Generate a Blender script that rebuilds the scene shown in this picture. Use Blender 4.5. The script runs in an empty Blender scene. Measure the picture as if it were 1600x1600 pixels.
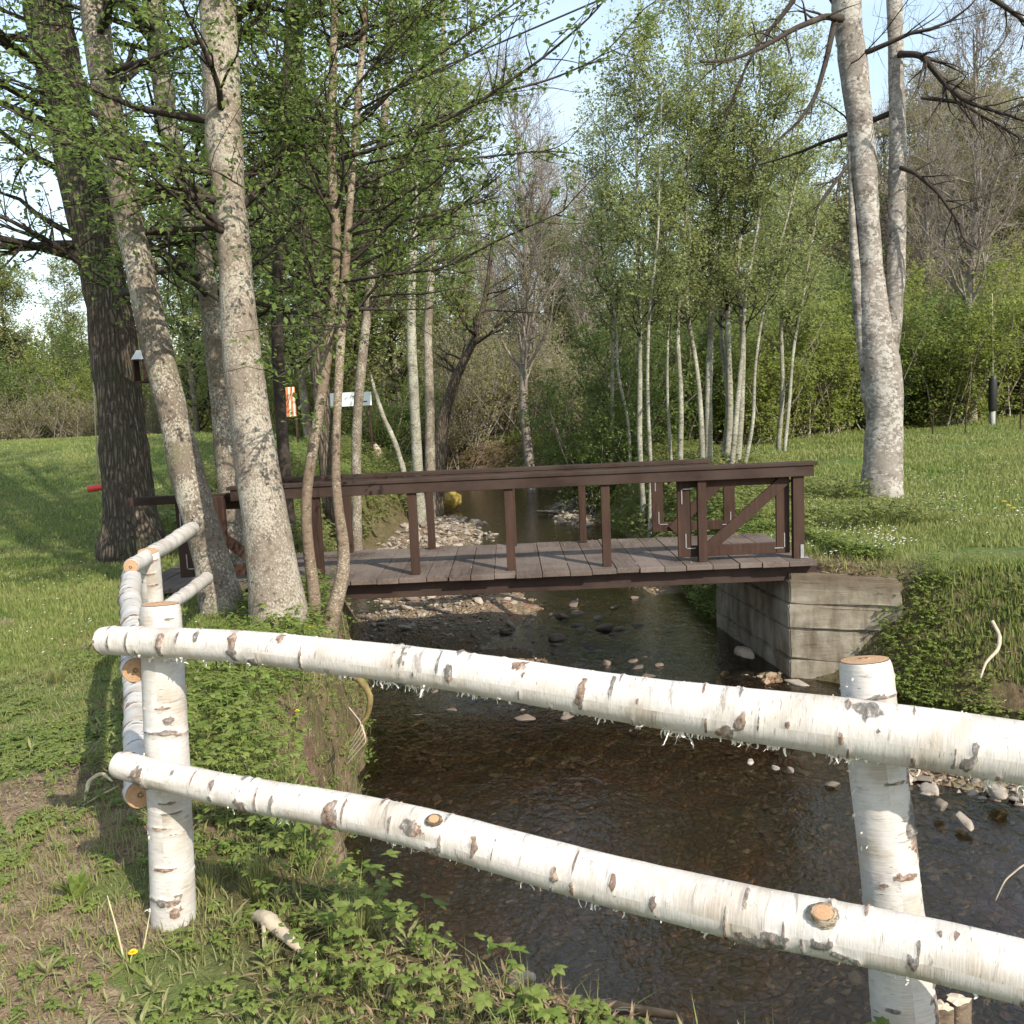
import bpy, bmesh, math, random
import numpy as np
from mathutils import Vector, Matrix

# ------------------------------------------------------------------ camera, sky, sun, exposure
scene = bpy.context.scene
COL = scene.collection
F_PX = 1500.0
PITCH = math.radians(6.5); ROLL = math.radians(2.5); CAM_H = 1.6
fw = np.array((0, math.cos(PITCH), -math.sin(PITCH)))
u0 = np.array((0, math.sin(PITCH), math.cos(PITCH))); r0_ = np.array((1.0, 0, 0))
rt = r0_*math.cos(ROLL) - u0*math.sin(ROLL)
up = u0*math.cos(ROLL) + r0_*math.sin(ROLL)
cam = bpy.data.objects.new('camera', bpy.data.cameras.new('camera'))
COL.objects.link(cam)
cam.matrix_world = Matrix(((rt[0], up[0], -fw[0], 0), (rt[1], up[1], -fw[1], 0), (rt[2], up[2], -fw[2], CAM_H), (0, 0, 0, 1)))
cam.data.sensor_width = 36; cam.data.sensor_fit = 'HORIZONTAL'
cam.data.lens = 36*F_PX/1600; cam.data.clip_end = 2000; cam.data.clip_start = 0.05
scene.camera = cam

SUN_EL = math.radians(38); SUN_DIR = Vector((0.52, -0.72, 0)).normalized()
sd = Vector((SUN_DIR.x*math.cos(SUN_EL), SUN_DIR.y*math.cos(SUN_EL), math.sin(SUN_EL)))
w = bpy.data.worlds.new("World"); scene.world = w; w.use_nodes = True
nt = w.node_tree; nt.nodes.clear()
sky = nt.nodes.new('ShaderNodeTexSky'); sky.sky_type = 'NISHITA'; sky.sun_disc = False
sky.sun_elevation = SUN_EL; sky.sun_rotation = math.atan2(sd.x, sd.y)
sky.air_density = 1.3; sky.dust_density = 1.2; sky.ozone_density = 1.0
bgn = nt.nodes.new('ShaderNodeBackground'); bgn.inputs[1].default_value = 0.15
wo = nt.nodes.new('ShaderNodeOutputWorld')
# thin high cloud veil over the blue
tc = nt.nodes.new('ShaderNodeTexCoord'); mpn = nt.nodes.new('ShaderNodeMapping'); mpn.inputs['Scale'].default_value = (1.2, 1.2, 3.2)
nz_ = nt.nodes.new('ShaderNodeTexNoise'); nz_.inputs['Scale'].default_value = 1.6; nz_.inputs['Detail'].default_value = 7; nz_.inputs['Roughness'].default_value = .55
rp_ = nt.nodes.new('ShaderNodeValToRGB'); rp_.color_ramp.elements[0].position = .33; rp_.color_ramp.elements[0].color = (.12, .12, .12, 1)
rp_.color_ramp.elements[1].position = .66; rp_.color_ramp.elements[1].color = (.8, .8, .8, 1)
mx_ = nt.nodes.new('ShaderNodeMix'); mx_.data_type = 'RGBA'; mx_.inputs[7].default_value = (3.6, 4.1, 4.6, 1)
nt.links.new(tc.outputs['Generated'], mpn.inputs[0]); nt.links.new(mpn.outputs[0], nz_.inputs['Vector']); nt.links.new(nz_.outputs['Fac'], rp_.inputs[0])
nt.links.new(rp_.outputs[0], mx_.inputs[0]); nt.links.new(sky.outputs[0], mx_.inputs[6]); nt.links.new(mx_.outputs[2], bgn.inputs[0]); nt.links.new(bgn.outputs[0], wo.inputs[0])
sun = bpy.data.lights.new('sun', 'SUN'); sun.energy = 3.7; sun.angle = math.radians(0.5); sun.color = (1.0, 0.92, 0.79)
so = bpy.data.objects.new('sun', sun); COL.objects.link(so)
so.rotation_euler = (-sd).to_track_quat('-Z', 'Y').to_euler(); so.location = (10, -10, 20)
scene.view_settings.view_transform = 'Standard'; scene.view_settings.look = 'None'
scene.view_settings.gamma = 1; scene.view_settings.exposure = 0.9
scene.render.engine = 'CYCLES'
try:
    scene.cycles.max_bounces = 8; scene.cycles.transparent_max_bounces = 12
    scene.cycles.transmission_bounces = 4; scene.cycles.diffuse_bounces = 3; scene.cycles.glossy_bounces = 3
except Exception: pass

# ------------------------------------------------------------------ helpers
def P(px, py, d):
    return np.array((0, 0, CAM_H)) + (fw + rt*(px-800)/F_PX - up*(py-800)/F_PX)*d
def PZ(px, py, z):
    v = fw + rt*(px-800)/F_PX - up*(py-800)/F_PX
    return np.array((0, 0, CAM_H)) + v*((z-CAM_H)/v[2])

def tag(o, label=None, cat=None, group=None, kind=None):
    if label: o['label'] = label
    if cat: o['category'] = cat
    if group: o['group'] = group
    if kind: o['kind'] = kind
    return o
def empty(name, loc=(0, 0, 0), rz=0):
    o = bpy.data.objects.new(name, None); COL.objects.link(o); o.location = loc; o.rotation_euler = (0, 0, rz)
    o.empty_display_size = 0.2
    return o

class MB:
    """collects vertices and faces of one mesh"""
    def __init__(s): s.v = []; s.f3 = []; s.f4 = []; s.n = 0
    def add(s, V, F):
        V = np.asarray(V, float).reshape(-1, 3); F = np.asarray(F, int)
        if len(V) == 0 or len(F) == 0: return
        (s.f4 if F.shape[1] == 4 else s.f3).append(F + s.n)
        s.v.append(V); s.n += len(V)
    def box(s, c, size, rot=None):
        x, y, z = np.array(size)/2
        V = np.array([(-x,-y,-z),(x,-y,-z),(x,y,-z),(-x,y,-z),(-x,-y,z),(x,-y,z),(x,y,z),(-x,y,z)])
        if rot is not None: V = V @ np.array(rot).T
        s.add(V + np.array(c), [(0,3,2,1),(4,5,6,7),(0,1,5,4),(1,2,6,5),(2,3,7,6),(3,0,4,7)])
    def tube(s, pts, rad, k=6, caps=True, jit=0, rng=None):
        pts = np.asarray(pts, float); n = len(pts)
        rad = np.broadcast_to(np.asarray(rad, float), (n,))
        T = np.gradient(pts, axis=0); T /= np.linalg.norm(T, axis=1)[:, None] + 1e-9
        a = np.array((1, 0, 0)) if abs(T[0][0]) < .8 else np.array((0, 1, 0))
        N = np.cross(T, a); N /= np.linalg.norm(N, axis=1)[:, None] + 1e-9
        for i in range(1, n):
            v = N[i-1] - T[i]*np.dot(N[i-1], T[i]); l = np.linalg.norm(v)
            if l > 1e-6: N[i] = v/l
        B = np.cross(T, N)
        th = np.linspace(0, 2*math.pi, k, endpoint=False)
        R = rad[:, None]*np.ones((n, k))
        if jit and rng is not None: R = R*(1 + jit*(rng.random((n, k))-.5))
        V = pts[:, None, :] + R[..., None]*(N[:, None, :]*np.cos(th)[None, :, None] + B[:, None, :]*np.sin(th)[None, :, None])
        i = np.arange(n-1)[:, None]*k; j = np.arange(k)[None, :]; j2 = (j+1) % k
        Fq = np.stack([i+j, i+j2, i+k+j2, i+k+j], -1).reshape(-1, 4)
        s.add(V.reshape(-1, 3), Fq)
        if caps and k > 3:
            b = s.n - n*k
            for off, rev, c in ((0, True, pts[0]), ((n-1)*k, False, pts[-1])):
                idx = np.arange(k) + b + off
                s.v.append(c[None, :]); ci = s.n; s.n += 1
                t = np.stack([idx, np.roll(idx, -1), np.full(k, ci)], -1)
                if rev: t = t[:, ::-1]
                s.f3.append(t)
    def build(s, name, mat, parent=None, smooth=False, bevel=0):
        me = bpy.data.meshes.new(name)
        V = np.concatenate(s.v) if s.v else np.zeros((0, 3))
        f3 = np.concatenate(s.f3) if s.f3 else np.zeros((0, 3), int)
        f4 = np.concatenate(s.f4) if s.f4 else np.zeros((0, 4), int)
        me.vertices.add(len(V)); me.vertices.foreach_set('co', V.astype(np.float32).ravel())
        nl = f3.size + f4.size
        me.loops.add(nl); me.loops.foreach_set('vertex_index', np.concatenate([f3.ravel(), f4.ravel()]).astype(np.int32))
        me.polygons.add(len(f3)+len(f4))
        st = np.concatenate([np.arange(len(f3))*3, f3.size + np.arange(len(f4))*4]).astype(np.int32)
        me.polygons.foreach_set('loop_start', st)
        try: me.polygons.foreach_set('loop_total', np.concatenate([np.full(len(f3), 3), np.full(len(f4), 4)]).astype(np.int32))
        except Exception: pass
        me.update(calc_edges=True); me.validate()
        me.polygons.foreach_set('use_smooth', np.full(len(me.polygons), smooth))
        me.materials.append(mat)
        o = bpy.data.objects.new(name, me); COL.objects.link(o)
        if parent is not None:
            o.parent = parent
        if bevel:
            m = o.modifiers.new('bevel', 'BEVEL'); m.width = bevel; m.segments = 2; m.limit_method = 'ANGLE'
        return o
def attr(o, name, vals):
    a = o.data.attributes.new(name, 'FLOAT', 'POINT'); a.data.foreach_set('value', np.asarray(vals, np.float32))

def smooth01(a, b, x):
    t = np.clip((x-a)/(b-a), 0, 1); return t*t*(3-2*t)
_rn = np.random.default_rng(5); _G = _rn.random((256, 256))
def vn(x, y, s=1.0, o=0):
    x = np.asarray(x, float)*s + 31.7*o + 500; y = np.asarray(y, float)*s + 17.3*o + 500
    xi = np.floor(x).astype(int); yi = np.floor(y).astype(int); fx = x-xi; fy = y-yi
    fx = fx*fx*(3-2*fx); fy = fy*fy*(3-2*fy)
    g = lambda a, b: _G[a % 256, b % 256]
    return (g(xi, yi)*(1-fx)+g(xi+1, yi)*fx)*(1-fy) + (g(xi, yi+1)*(1-fx)+g(xi+1, yi+1)*fx)*fy
def fbm(x, y, s=1.0, o=0, k=4):
    return sum(vn(x, y, s*2**i, o+i*3)*.5**i for i in range(k))/sum(.5**i for i in range(k))

# ------------------------------------------------------------------ materials
class M:
    def __init__(s, name):
        s.m = bpy.data.materials.new(name); s.m.use_nodes = True
        s.t = s.m.node_tree; s.t.nodes.clear()
        s.out = s.n('ShaderNodeOutputMaterial')
    def n(s, typ, **kw):
        x = s.t.nodes.new(typ)
        for k, v in kw.items(): setattr(x, k, v)
        return x
    def l(s, a, b): s.t.links.new(a, b)
    def coords(s, scale=(1, 1, 1), kind='Object', attrn=None, rot=(0,0,0)):
        tc = s.n('ShaderNodeTexCoord'); mp = s.n('ShaderNodeMapping')
        mp.inputs['Scale'].default_value = scale; mp.inputs['Rotation'].default_value = rot
        s.l(tc.outputs[kind], mp.inputs[0]); return mp.outputs[0]
    def noise(s, vec, scale, detail=4, rough=.55, dist=0):
        x = s.n('ShaderNodeTexNoise'); x.inputs['Scale'].default_value = scale; x.inputs['Detail'].default_value = detail
        x.inputs['Roughness'].default_value = rough; x.inputs['Distortion'].default_value = dist
        s.l(vec, x.inputs['Vector']); return x.outputs['Fac']
    def voro(s, vec, scale, feat='F1', out='Distance', rand=1):
        x = s.n('ShaderNodeTexVoronoi'); x.feature = feat; x.inputs['Scale'].default_value = scale
        x.inputs['Randomness'].default_value = rand
        s.l(vec, x.inputs['Vector']); return x.outputs[out]
    def ramp(s, fac, stops, interp='LINEAR'):
        x = s.n('ShaderNodeValToRGB'); r = x.color_ramp; r.interpolation = interp
        while len(r.elements) < len(stops): r.elements.new(.5)
        for e, (p, c) in zip(r.elements, stops):
            e.position = p; e.color = (c, c, c, 1) if not hasattr(c, '__len__') else (*c, 1)
        s.l(fac, x.inputs[0]); return x.outputs[0]
    def mix(s, fac, a, b, mode='MIX'):
        x = s.n('ShaderNodeMix'); x.data_type = 'RGBA'; x.blend_type = mode
        for i, v in ((0, fac), (6, a), (7, b)):
            if isinstance(v, (int, float)): x.inputs[i].default_value = v if i == 0 else (v, v, v, 1)
            elif hasattr(v, '__len__'): x.inputs[i].default_value = (*v, 1)
            else: s.l(v, x.inputs[i])
        return x.outputs[2]
    def math(s, op, a, b=0.0, clamp=False):
        x = s.n('ShaderNodeMath'); x.operation = op; x.use_clamp = clamp
        for i, v in ((0, a), (1, b)):
            if isinstance(v, (int, float)): x.inputs[i].default_value = v
            else: s.l(v, x.inputs[i])
        return x.outputs[0]
    def at(s, name):
        x = s.n('ShaderNodeAttribute'); x.attribute_name = name; return x.outputs['Fac']
    def bump(s, h, strength=.5, dist=.01, normal=None):
        x = s.n('ShaderNodeBump'); x.inputs['Strength'].default_value = strength; x.inputs['Distance'].default_value = dist
        s.l(h, x.inputs['Height'])
        if normal is not None: s.l(normal, x.inputs['Normal'])
        return x.outputs[0]
    def bsdf(s, col, rough=.8, spec=.3, normal=None, metal=0):
        x = s.n('ShaderNodeBsdfPrincipled')
        for key, v in (('Base Color', col), ('Roughness', rough), ('Specular IOR Level', spec), ('Metallic', metal)):
            if isinstance(v, (int, float)): x.inputs[key].default_value = v
            elif hasattr(v, '__len__'): x.inputs[key].default_value = (*v, 1)
            else: s.l(v, x.inputs[key])
        if normal is not None: s.l(normal, x.inputs['Normal'])
        return x.outputs[0]
    def done(s, sh): s.l(sh, s.out.inputs[0]); return s.m

def leaf_mat(name, c1, c2, c3, trans=.4, nscale=1.2):
    a = M(name)
    g = a.n('ShaderNodeNewGeometry')
    v = a.coords(); nz = a.noise(v, nscale, 2)
    col = a.ramp(g.outputs['Random Per Island'], [(0, c1), (.5, c2), (1, c3)])
    col = a.mix(a.ramp(nz, [(.38, 0.0), (.66, .65)]), col, c3)
    b = a.bsdf(col, .5, .35)
    t = a.n('ShaderNodeBsdfTranslucent'); a.l(a.mix(.6, col, tuple(min(1, q*1.6) for q in c3)), t.inputs[0])
    m = a.n('ShaderNodeMixShader'); m.inputs[0].default_value = trans
    a.l(b, m.inputs[1]); a.l(t.outputs[0], m.inputs[2])
    return a.done(m.outputs[0])
L_ALDER = leaf_mat('alder_leaf', (.082, .13, .032), (.118, .18, .042), (.19, .25, .07), .58)
L_FRESH = leaf_mat('fresh_leaf', (.16, .20, .035), (.20, .245, .05), (.27, .30, .08), .55, .5)
L_BIRCH = leaf_mat('birch_leaf', (.165, .20, .07), (.21, .25, .085), (.29, .32, .13), .55, .6)
L_FAR = leaf_mat('distant_leaf', (.17, .20, .06), (.21, .24, .08), (.28, .30, .12), .5, .15)
L_OLIVE = leaf_mat('olive_bud', (.17, .175, .065), (.21, .205, .08), (.28, .26, .11), .4, .4)
L_DARK = leaf_mat('dark_leaf', (.08, .125, .03), (.115, .165, .04), (.17, .22, .06), .5, .6)
L_GROUND = leaf_mat('ground_leaf', (.10, .165, .03), (.155, .22, .045), (.24, .28, .08), .4, 3)
L_BROWN = leaf_mat('dead_leaf', (.16, .11, .065), (.22, .155, .095), (.30, .22, .14), .15, 3)
L_GRASS = leaf_mat('grass_blade', (.12, .15, .04), (.18, .20, .06), (.28, .27, .12), .3, 1.5)
L_LAWN = leaf_mat('lawn_blade', (.11, .17, .035), (.15, .215, .045), (.27, .27, .10), .4, .7)

def bark(name, dark, mid, pale, sx=9, sz=9, lo=.42, bumpd=.012, lich=.5, furrow=0, tint=None):
    a = M(name); v = a.coords((sx, sx, sz)); v1 = a.coords()
    nz = a.noise(v, 1.6, 6, .65); sp = a.noise(v, 5, 5, .7)
    col = a.ramp(nz, [(.3, dark), (.5, mid), (.68, mid)])
    big = a.noise(v1, 2.3, 4, .6)
    spk = a.ramp(a.math('ADD', sp, a.math('MULTIPLY', a.math('SUBTRACT', big, .5), .7)), [(lich-.03, 0), (lich+.06, 1)])
    col = a.mix(spk, col, pale)
    dk = a.ramp(a.noise(v, 3.1, 4, .6, .6), [(.3, 1), (.38, 0)])
    col = a.mix(dk, col, dark)
    h = a.math('ADD', nz, a.math('MULTIPLY', sp, .4))
    if furrow:
        f = a.voro(a.coords((24, 24, 3.4)), 1.0, 'DISTANCE_TO_EDGE')
        f2 = a.ramp(a.math('ADD', f, a.math('MULTIPLY', a.math('SUBTRACT', sp, .5), .25)), [(0, .15), (.25, 1)])
        col = a.mix(f2, dark, col); h = a.math('ADD', a.math('MULTIPLY', f2, 1.6), h)
    if tint:
        grn = a.ramp(a.noise(v1, 1.7, 3), [(.5, 0), (.68, .6)]); col = a.mix(grn, col, tint)
    return a.done(a.bsdf(col, .9, .15, a.bump(h, .9, bumpd)))
B_OAK = bark('furrowed_dark_bark', (.06, .047, .036), (.16, .128, .098), (.25, .22, .175), 7, 3, bumpd=.03, lich=.6, furrow=1, tint=(.075, .08, .04))
B_GREY = bark('lichen_grey_bark', (.075, .06, .045), (.20, .165, .13), (.34, .31, .255), 13, 11, lich=.50, bumpd=.012)
B_GREY2 = bark('mottled_grey_bark', (.06, .048, .035), (.16, .13, .10), (.36, .33, .27), 12, 9, lich=.53, bumpd=.012, tint=(.13, .13, .07))
B_RED = bark('reddish_brown_bark', (.06, .042, .03), (.165, .125, .09), (.33, .29, .22), 12, 22, lich=.56, bumpd=.006)
B_PALE = bark('pale_pinkish_bark', (.075, .06, .05), (.22, .195, .17), (.37, .35, .315), 3.2, 4.5, lich=.52, bumpd=.02)
B_BIRCH = bark('young_birch_bark', (.05, .045, .035), (.21, .20, .155), (.37, .365, .30), 6, 14, lich=.53, bumpd=.004)
B_TWIG = bark('twig_bark', (.022, .018, .014), (.048, .038, .031), (.10, .086, .07), 20, 20, lich=.62, bumpd=.002)
B_TWIGP = bark('pale_twig_bark', (.12, .10, .08), (.22, .185, .155), (.34, .30, .26), 10, 10, lich=.55, bumpd=.002)

def birch_log_mat():
    a = M('peeled_birch_bark')
    uv = a.n('ShaderNodeUVMap'); uv.uv_map = 'UVMap'
    def mp(sc):
        m = a.n('ShaderNodeMapping'); m.inputs['Scale'].default_value = sc; a.l(uv.outputs[0], m.inputs[0]); return m.outputs[0]
    base = a.ramp(a.noise(mp((3, 3, 1)), 2, 4), [(.33, (.54, .525, .505)), (.50, (.48, .455, .43)), (.66, (.35, .305, .255))])
    streak = a.noise(mp((9, 190, 1)), 1, 4, .6)
    base = a.mix(a.ramp(streak, [(.45, 0), (.75, .5)]), base, (.66, .58, .49))
    flk = a.noise(mp((26, 60, 1)), 1, 5, .7)
    base = a.mix(a.ramp(flk, [(.52, 0), (.70, .65)]), base, (.38, .33, .28))
    # lenticels: short dashes running round the log
    l1 = a.noise(mp((34, 210, 1)), 1, 2, .5)
    lm = a.noise(mp((5, 6, 1)), 1, 2)
    len_ = a.math('MULTIPLY', a.ramp(l1, [(.665, 0), (.71, 1)]), a.ramp(lm, [(.40, 0.15), (.6, 1)]))
    col = a.mix(len_, base, (.20, .165, .14))
    # irregular grey belts
    bel = a.noise(mp((6, 26, 1)), 1, 6, .7, .5)
    belm = a.ramp(bel, [(.60, 0), (.67, .8)])
    col = a.mix(belm, col, (.22, .19, .165))
    kn = a.at('knot'); kn2 = a.math('ADD', kn, a.math('MULTIPLY', a.math('SUBTRACT', a.noise(mp((30, 40, 1)), 1, 5, .7), .5), 1.1))
    km = a.ramp(kn2, [(.42, 0), (.56, 1)])
    kcol = a.ramp(a.noise(mp((45, 60, 1)), 1, 4, .7), [(.35, (.06, .045, .035)), (.5, (.20, .135, .10)), (.66, (.42, .33, .27))])
    gr = a.ramp(a.noise(mp((4, 7, 1)), 1, 3), [(.45, 0), (.55, 1)])
    kcol = a.mix(gr, kcol, a.ramp(a.noise(mp((60, 80, 1)), 1, 4, .7), [(.35, (.07, .065, .06)), (.55, (.17, .155, .14)), (.7, (.42, .39, .36))]))
    col = a.mix(km, col, kcol)
    h = a.math('ADD', a.math('MULTIPLY', streak, .5), a.math('MULTIPLY', flk, .8))
    h = a.math('SUBTRACT', h, a.math('MULTIPLY', a.math('ADD', belm, km), .3))
    rough = a.mix(km, .55, .9)
    return a.done(a.bsdf(col, rough, .35, a.bump(h, .5, .004)))
BIRCHLOG = birch_log_mat()
def simple(name, c, rough=.7, spec=.3, var=.35, scale=8, metal=0, bumps=.2, coordscale=(1, 1, 1)):
    a = M(name); v = a.coords(coordscale); n = a.noise(v, scale, 5, .6)
    col = a.ramp(n, [(.3, tuple(q*(1-var) for q in c)), (.7, tuple(min(1, q*(1+var)) for q in c))])
    return a.done(a.bsdf(col, rough, spec, a.bump(n, bumps, .004), metal))
SHRED = simple('bark_shreds', (.68, .64, .56), .6, .3, .12, 60)
def cut_mat():
    a = M('sawn_wood_end'); g = a.coords(kind='UV')
    sub = a.n('ShaderNodeVectorMath'); sub.operation = 'LENGTH'; a.l(g, sub.inputs[0])
    wob = a.math('ADD', sub.outputs['Value'], a.math('MULTIPLY', a.noise(g, 3, 2), .12))
    rings = a.math('SINE', a.math('MULTIPLY', wob, 75))
    col = a.mix(a.ramp(rings, [(0, 0), (1, .5)]), (.38, .23, .13), (.24, .12, .065))
    col = a.mix(a.ramp(a.noise(g, 6, 4), [(.4, 0), (.7, .5)]), col, (.48, .34, .21))
    return a.done(a.bsdf(col, .8, .2, a.bump(rings, .2, .001)))
CUT = cut_mat()
def wood_mat(name, c, grey, axis=(14, 1.2, 14), amt=.5):
    a = M(name); v = a.coords(axis); v2 = a.coords()
    g = a.n('ShaderNodeNewGeometry')
    n = a.noise(v, 3, 6, .65); n2 = a.noise(v2, 1.8, 4)
    col = a.ramp(n, [(.3, tuple(q*.5 for q in c)), (.55, c), (.75, tuple(q*1.6 for q in c))])
    col = a.mix(a.math('MULTIPLY', a.ramp(n2, [(.35, .0), (.6, 1.0)]), amt), col, grey)
    col = a.mix(.35, col, a.ramp(g.outputs['Random Per Island'], [(0, .25), (1, 1.0)]), 'MULTIPLY')
    return a.done(a.bsdf(col, .75, .25, a.bump(n, .5, .004)))
W_DECK = wood_mat('weathered_plank', (.10, .072, .058), (.185, .15, .13), (12, 1.0, 12), .7)
W_DARK = wood_mat('dark_stained_timber', (.040, .022, .016), (.085, .058, .046), (1.5, 12, 3), .45)
W_POST = wood_mat('dark_stained_post', (.047, .023, .015), (.085, .050, .036), (12, 12, 1.2), .35)
METAL = simple('galvanised_hinge', (.34, .34, .33), .45, .5, .1, 20, .6)

def concrete_mat():
    a = M('weathered_concrete'); v = a.coords()
    n = a.noise(v, 2.2, 6, .65); n2 = a.noise(a.coords((3, 3, .7)), 2.5, 5, .6); f = a.noise(v, 40, 3)
    col = a.ramp(n, [(.3, (.15, .12, .085)), (.5, (.27, .235, .175)), (.7, (.38, .345, .28))])
    col = a.mix(a.ramp(n2, [(.45, 0), (.68, .85)]), col, (.12, .092, .06))
    g = a.n('ShaderNodeSeparateXYZ'); a.l(v, g.inputs[0])
    top = a.math('ADD', g.outputs['Z'], a.math('MULTIPLY', n, .45))
    col = a.mix(a.ramp(top, [(.02, 0), (.16, .8)]), col, (.115, .085, .055))
    low = a.ramp(a.math('ADD', g.outputs['Z'], a.math('MULTIPLY', n, .3)), [(-1, 1), (0, 0)])
    h = a.math('ADD', n, a.math('MULTIPLY', f, .25))
    return a.done(a.bsdf(col, .9, .2, a.bump(h, .6, .015)))
CONC = concrete_mat()

def rock_mat(name, c1, c2, c3):
    a = M(name); v = a.coords(); oi = a.n('ShaderNodeObjectInfo'); g = a.n('ShaderNodeNewGeometry')
    n = a.noise(v, 9, 6, .65)
    r = a.math('FRACT', a.math('ADD', oi.outputs['Random'], g.outputs['Random Per Island']))
    col = a.ramp(r, [(0, c1), (.45, c2), (1, c3)])
    col = a.mix(a.ramp(n, [(.35, .0), (.7, .5)]), col, tuple(q*.45 for q in c2))
    return a.done(a.bsdf(col, .75, .3, a.bump(n, .5, .01)))
ROCK = rock_mat('dry_river_stone', (.16, .125, .095), (.27, .225, .18), (.40, .35, .29))
ROCKW = rock_mat('wet_river_stone', (.07, .05, .04), (.12, .095, .075), (.20, .15, .12))
ROCKR = rock_mat('streambed_stone', (.27, .16, .10), (.30, .23, .15), (.42, .34, .25))

# ------------------------------------------------------------------ terrain
LB = np.array([(60, -6), (14, 1.5), (6, 1.95), (3, 2.2), (1.95, 2.25), (1.0, 2.32), (.45, 2.42), (.05, 2.68), (-.24, 3.05), (-.6, 3.6), (-.85, 4.3), (-.97, 5.1), (-1.02, 6.2),
               (-1.1, 7.3), (-1.3, 8.5), (-1.75, 10.5), (-2.3, 13), (-2.6, 16.5), (-2.1, 19.5), (-1.6, 22.5), (-1.7, 25), (-2.6, 27.5), (-5, 29.5), (-12, 32), (-30, 36), (-90, 44)], float)
RB = np.array([(60, 1), (14, 5.2), (6, 5.9), (4.7, 6.35), (3.9, 6.8), (3.2, 7.4), (2.7, 7.9), (2.44, 8.42), (2.25, 9.9), (2.0, 12),
               (2.05, 15.2), (1.55, 20.6), (1.4, 24.8), (1.0, 27.5), (-.8, 30.5), (-5, 33.5), (-12, 36), (-30, 40), (-90, 48)], float)
def pdist(x, y, L):
    d = np.full(x.shape, 1e9)
    for (ax, ay), (bx, by) in zip(L[:-1], L[1:]):
        dx, dy = bx-ax, by-ay
        t = np.clip(((x-ax)*dx+(y-ay)*dy)/(dx*dx+dy*dy), 0, 1)
        d = np.minimum(d, np.hypot(x-ax-t*dx, y-ay-t*dy))
    return d
def channel(x, y):
    """signed distances outward from left toe and right toe (negative in the stream)"""
    x = np.asarray(x, float); y = np.asarray(y, float)
    xl = np.interp(y, LB[:, 1], LB[:, 0]); xr = np.interp(y, RB[:, 1], RB[:, 0])
    dl = pdist(x, y, LB); dr = pdist(x, y, RB)
    return np.where(x < xl, dl, -dl), np.where(x > xr, dr, -dr)
BARS = [(3.4, 6.05, 1.3, .75, .26), (-1.7, 18.7, 1.5, 4.2, .27), (-1.1, 11.3, 1.35, 2.2, .27), (-.2, 12.2, .9, 1.0, .16), (.3, 9.3, 1.2, .7, .12), (1.35, 21.5, .7, 3.2, .25), (1.9, 13.5, .5, 2.2, .2), (-1.0, 27, .8, 2, .1), (5.6, 5.3, 1.5, .6, .22), (2.3, 8.0, .5, .9, .2)]
def ground(x, y):
    x = np.asarray(x, float); y = np.asarray(y, float)
    dl, dr = channel(x, y)
    dl = dl + (fbm(x, y, 1.9, 13)-.5)*.2 + (fbm(x, y, 7, 15, 2)-.5)*.10
    dr = dr + (fbm(x, y, 1.9, 14)-.5)*.3*np.where((y > 7.6) & (y < 10.8), 0, 1)
    und = (fbm(x, y, .35, 1)-.5)*.16 + (fbm(x, y, 1.6, 2)-.5)*.07 + (fbm(x, y, 7, 4, 2)-.5)*.022
    # left side
    zl = -.02 + und
    rise = smooth01(15.5, 22.5, y + 2.2*(vn(x, y, .2, 9)-.5))*smooth01(-3.2, -7.5, x - (np.minimum(y, 32)-20)*.0)
    zl = zl + rise*1.08 + smooth01(24, 60, y)*.25
    zl = zl + smooth01(12, 19, y)*smooth01(.5, 2.6, dl)*.6*(1-rise)
    zr = 0.02 + und + np.clip(y-12, 0, 60)*.014 + np.clip(x-4, 0, 40)*.012
    hill = smooth01(33, 105, y + .25*np.clip(x, -30, 60))*smooth01(-12, 45, x)*17
    zr = zr + hill
    zl = zl + .15*np.exp(-((x+1.7)/1.6)**2-((y-3.0)/1.9)**2)
    bed = -1.13 + (fbm(x, y, 1.4, 6)-.5)*.16 + (fbm(x, y, 9, 8, 2)-.5)*.05
    deep = np.exp(-(((x-.4)/1.3)**2+((y-5.0)/1.8)**2)); bed = bed - .2*deep
    for bx, by, ax, ay, h in BARS:
        bed = bed + h*np.exp(-(((x-bx)/ax)**2+((y-by)/ay)**2)**1.5)
    wl = .36 + .5*smooth01(10, 16, y) + .5*smooth01(3.6, 2.2, y)*smooth01(.2, 2.5, x)*0
    wr = .75 + .4*smooth01(8.0, 7.4, y) - .57*smooth01(8.1, 8.6, y)*smooth01(10.9, 10.4, y)*smooth01(3.4, 2.9, x) + .5*smooth01(11, 15, y)
    z = bed
    z = np.where(dl > 0, bed + (zl-bed)*smooth01(0, 1, dl/wl), z)
    z = np.where(dr > 0, bed + (zr-bed)*smooth01(0, 1, dr/wr), z)
    # flat shoulder behind the concrete wall
    return z
def gz(x, y): return float(ground(np.array([x]), np.array([y]))[0])
def steps(lo, hi, c0, c1, fine, g=.035):
    a = list(np.arange(c0, c1, fine)); s = fine
    while a[-1] < hi: s = max(fine, g*(a[-1]-c1)+fine); a.append(a[-1]+s)
    b = [a[0]]
    while b[-1] > lo: s = max(fine, g*(c0-b[-1])+fine); b.append(b[-1]-s)
    return np.array(sorted(set(b[1:]+a)))
gx = steps(-320, 320, -2.6, 4.6, .045); gy = steps(-30, 420, 1.9, 10.5, .045)
X, Y = np.meshgrid(gx, gy); Z = ground(X, Y)
mb = MB(); nx, ny = len(gx), len(gy)
i = np.arange(ny-1)[:, None]*nx; j = np.arange(nx-1)[None, :]
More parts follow.
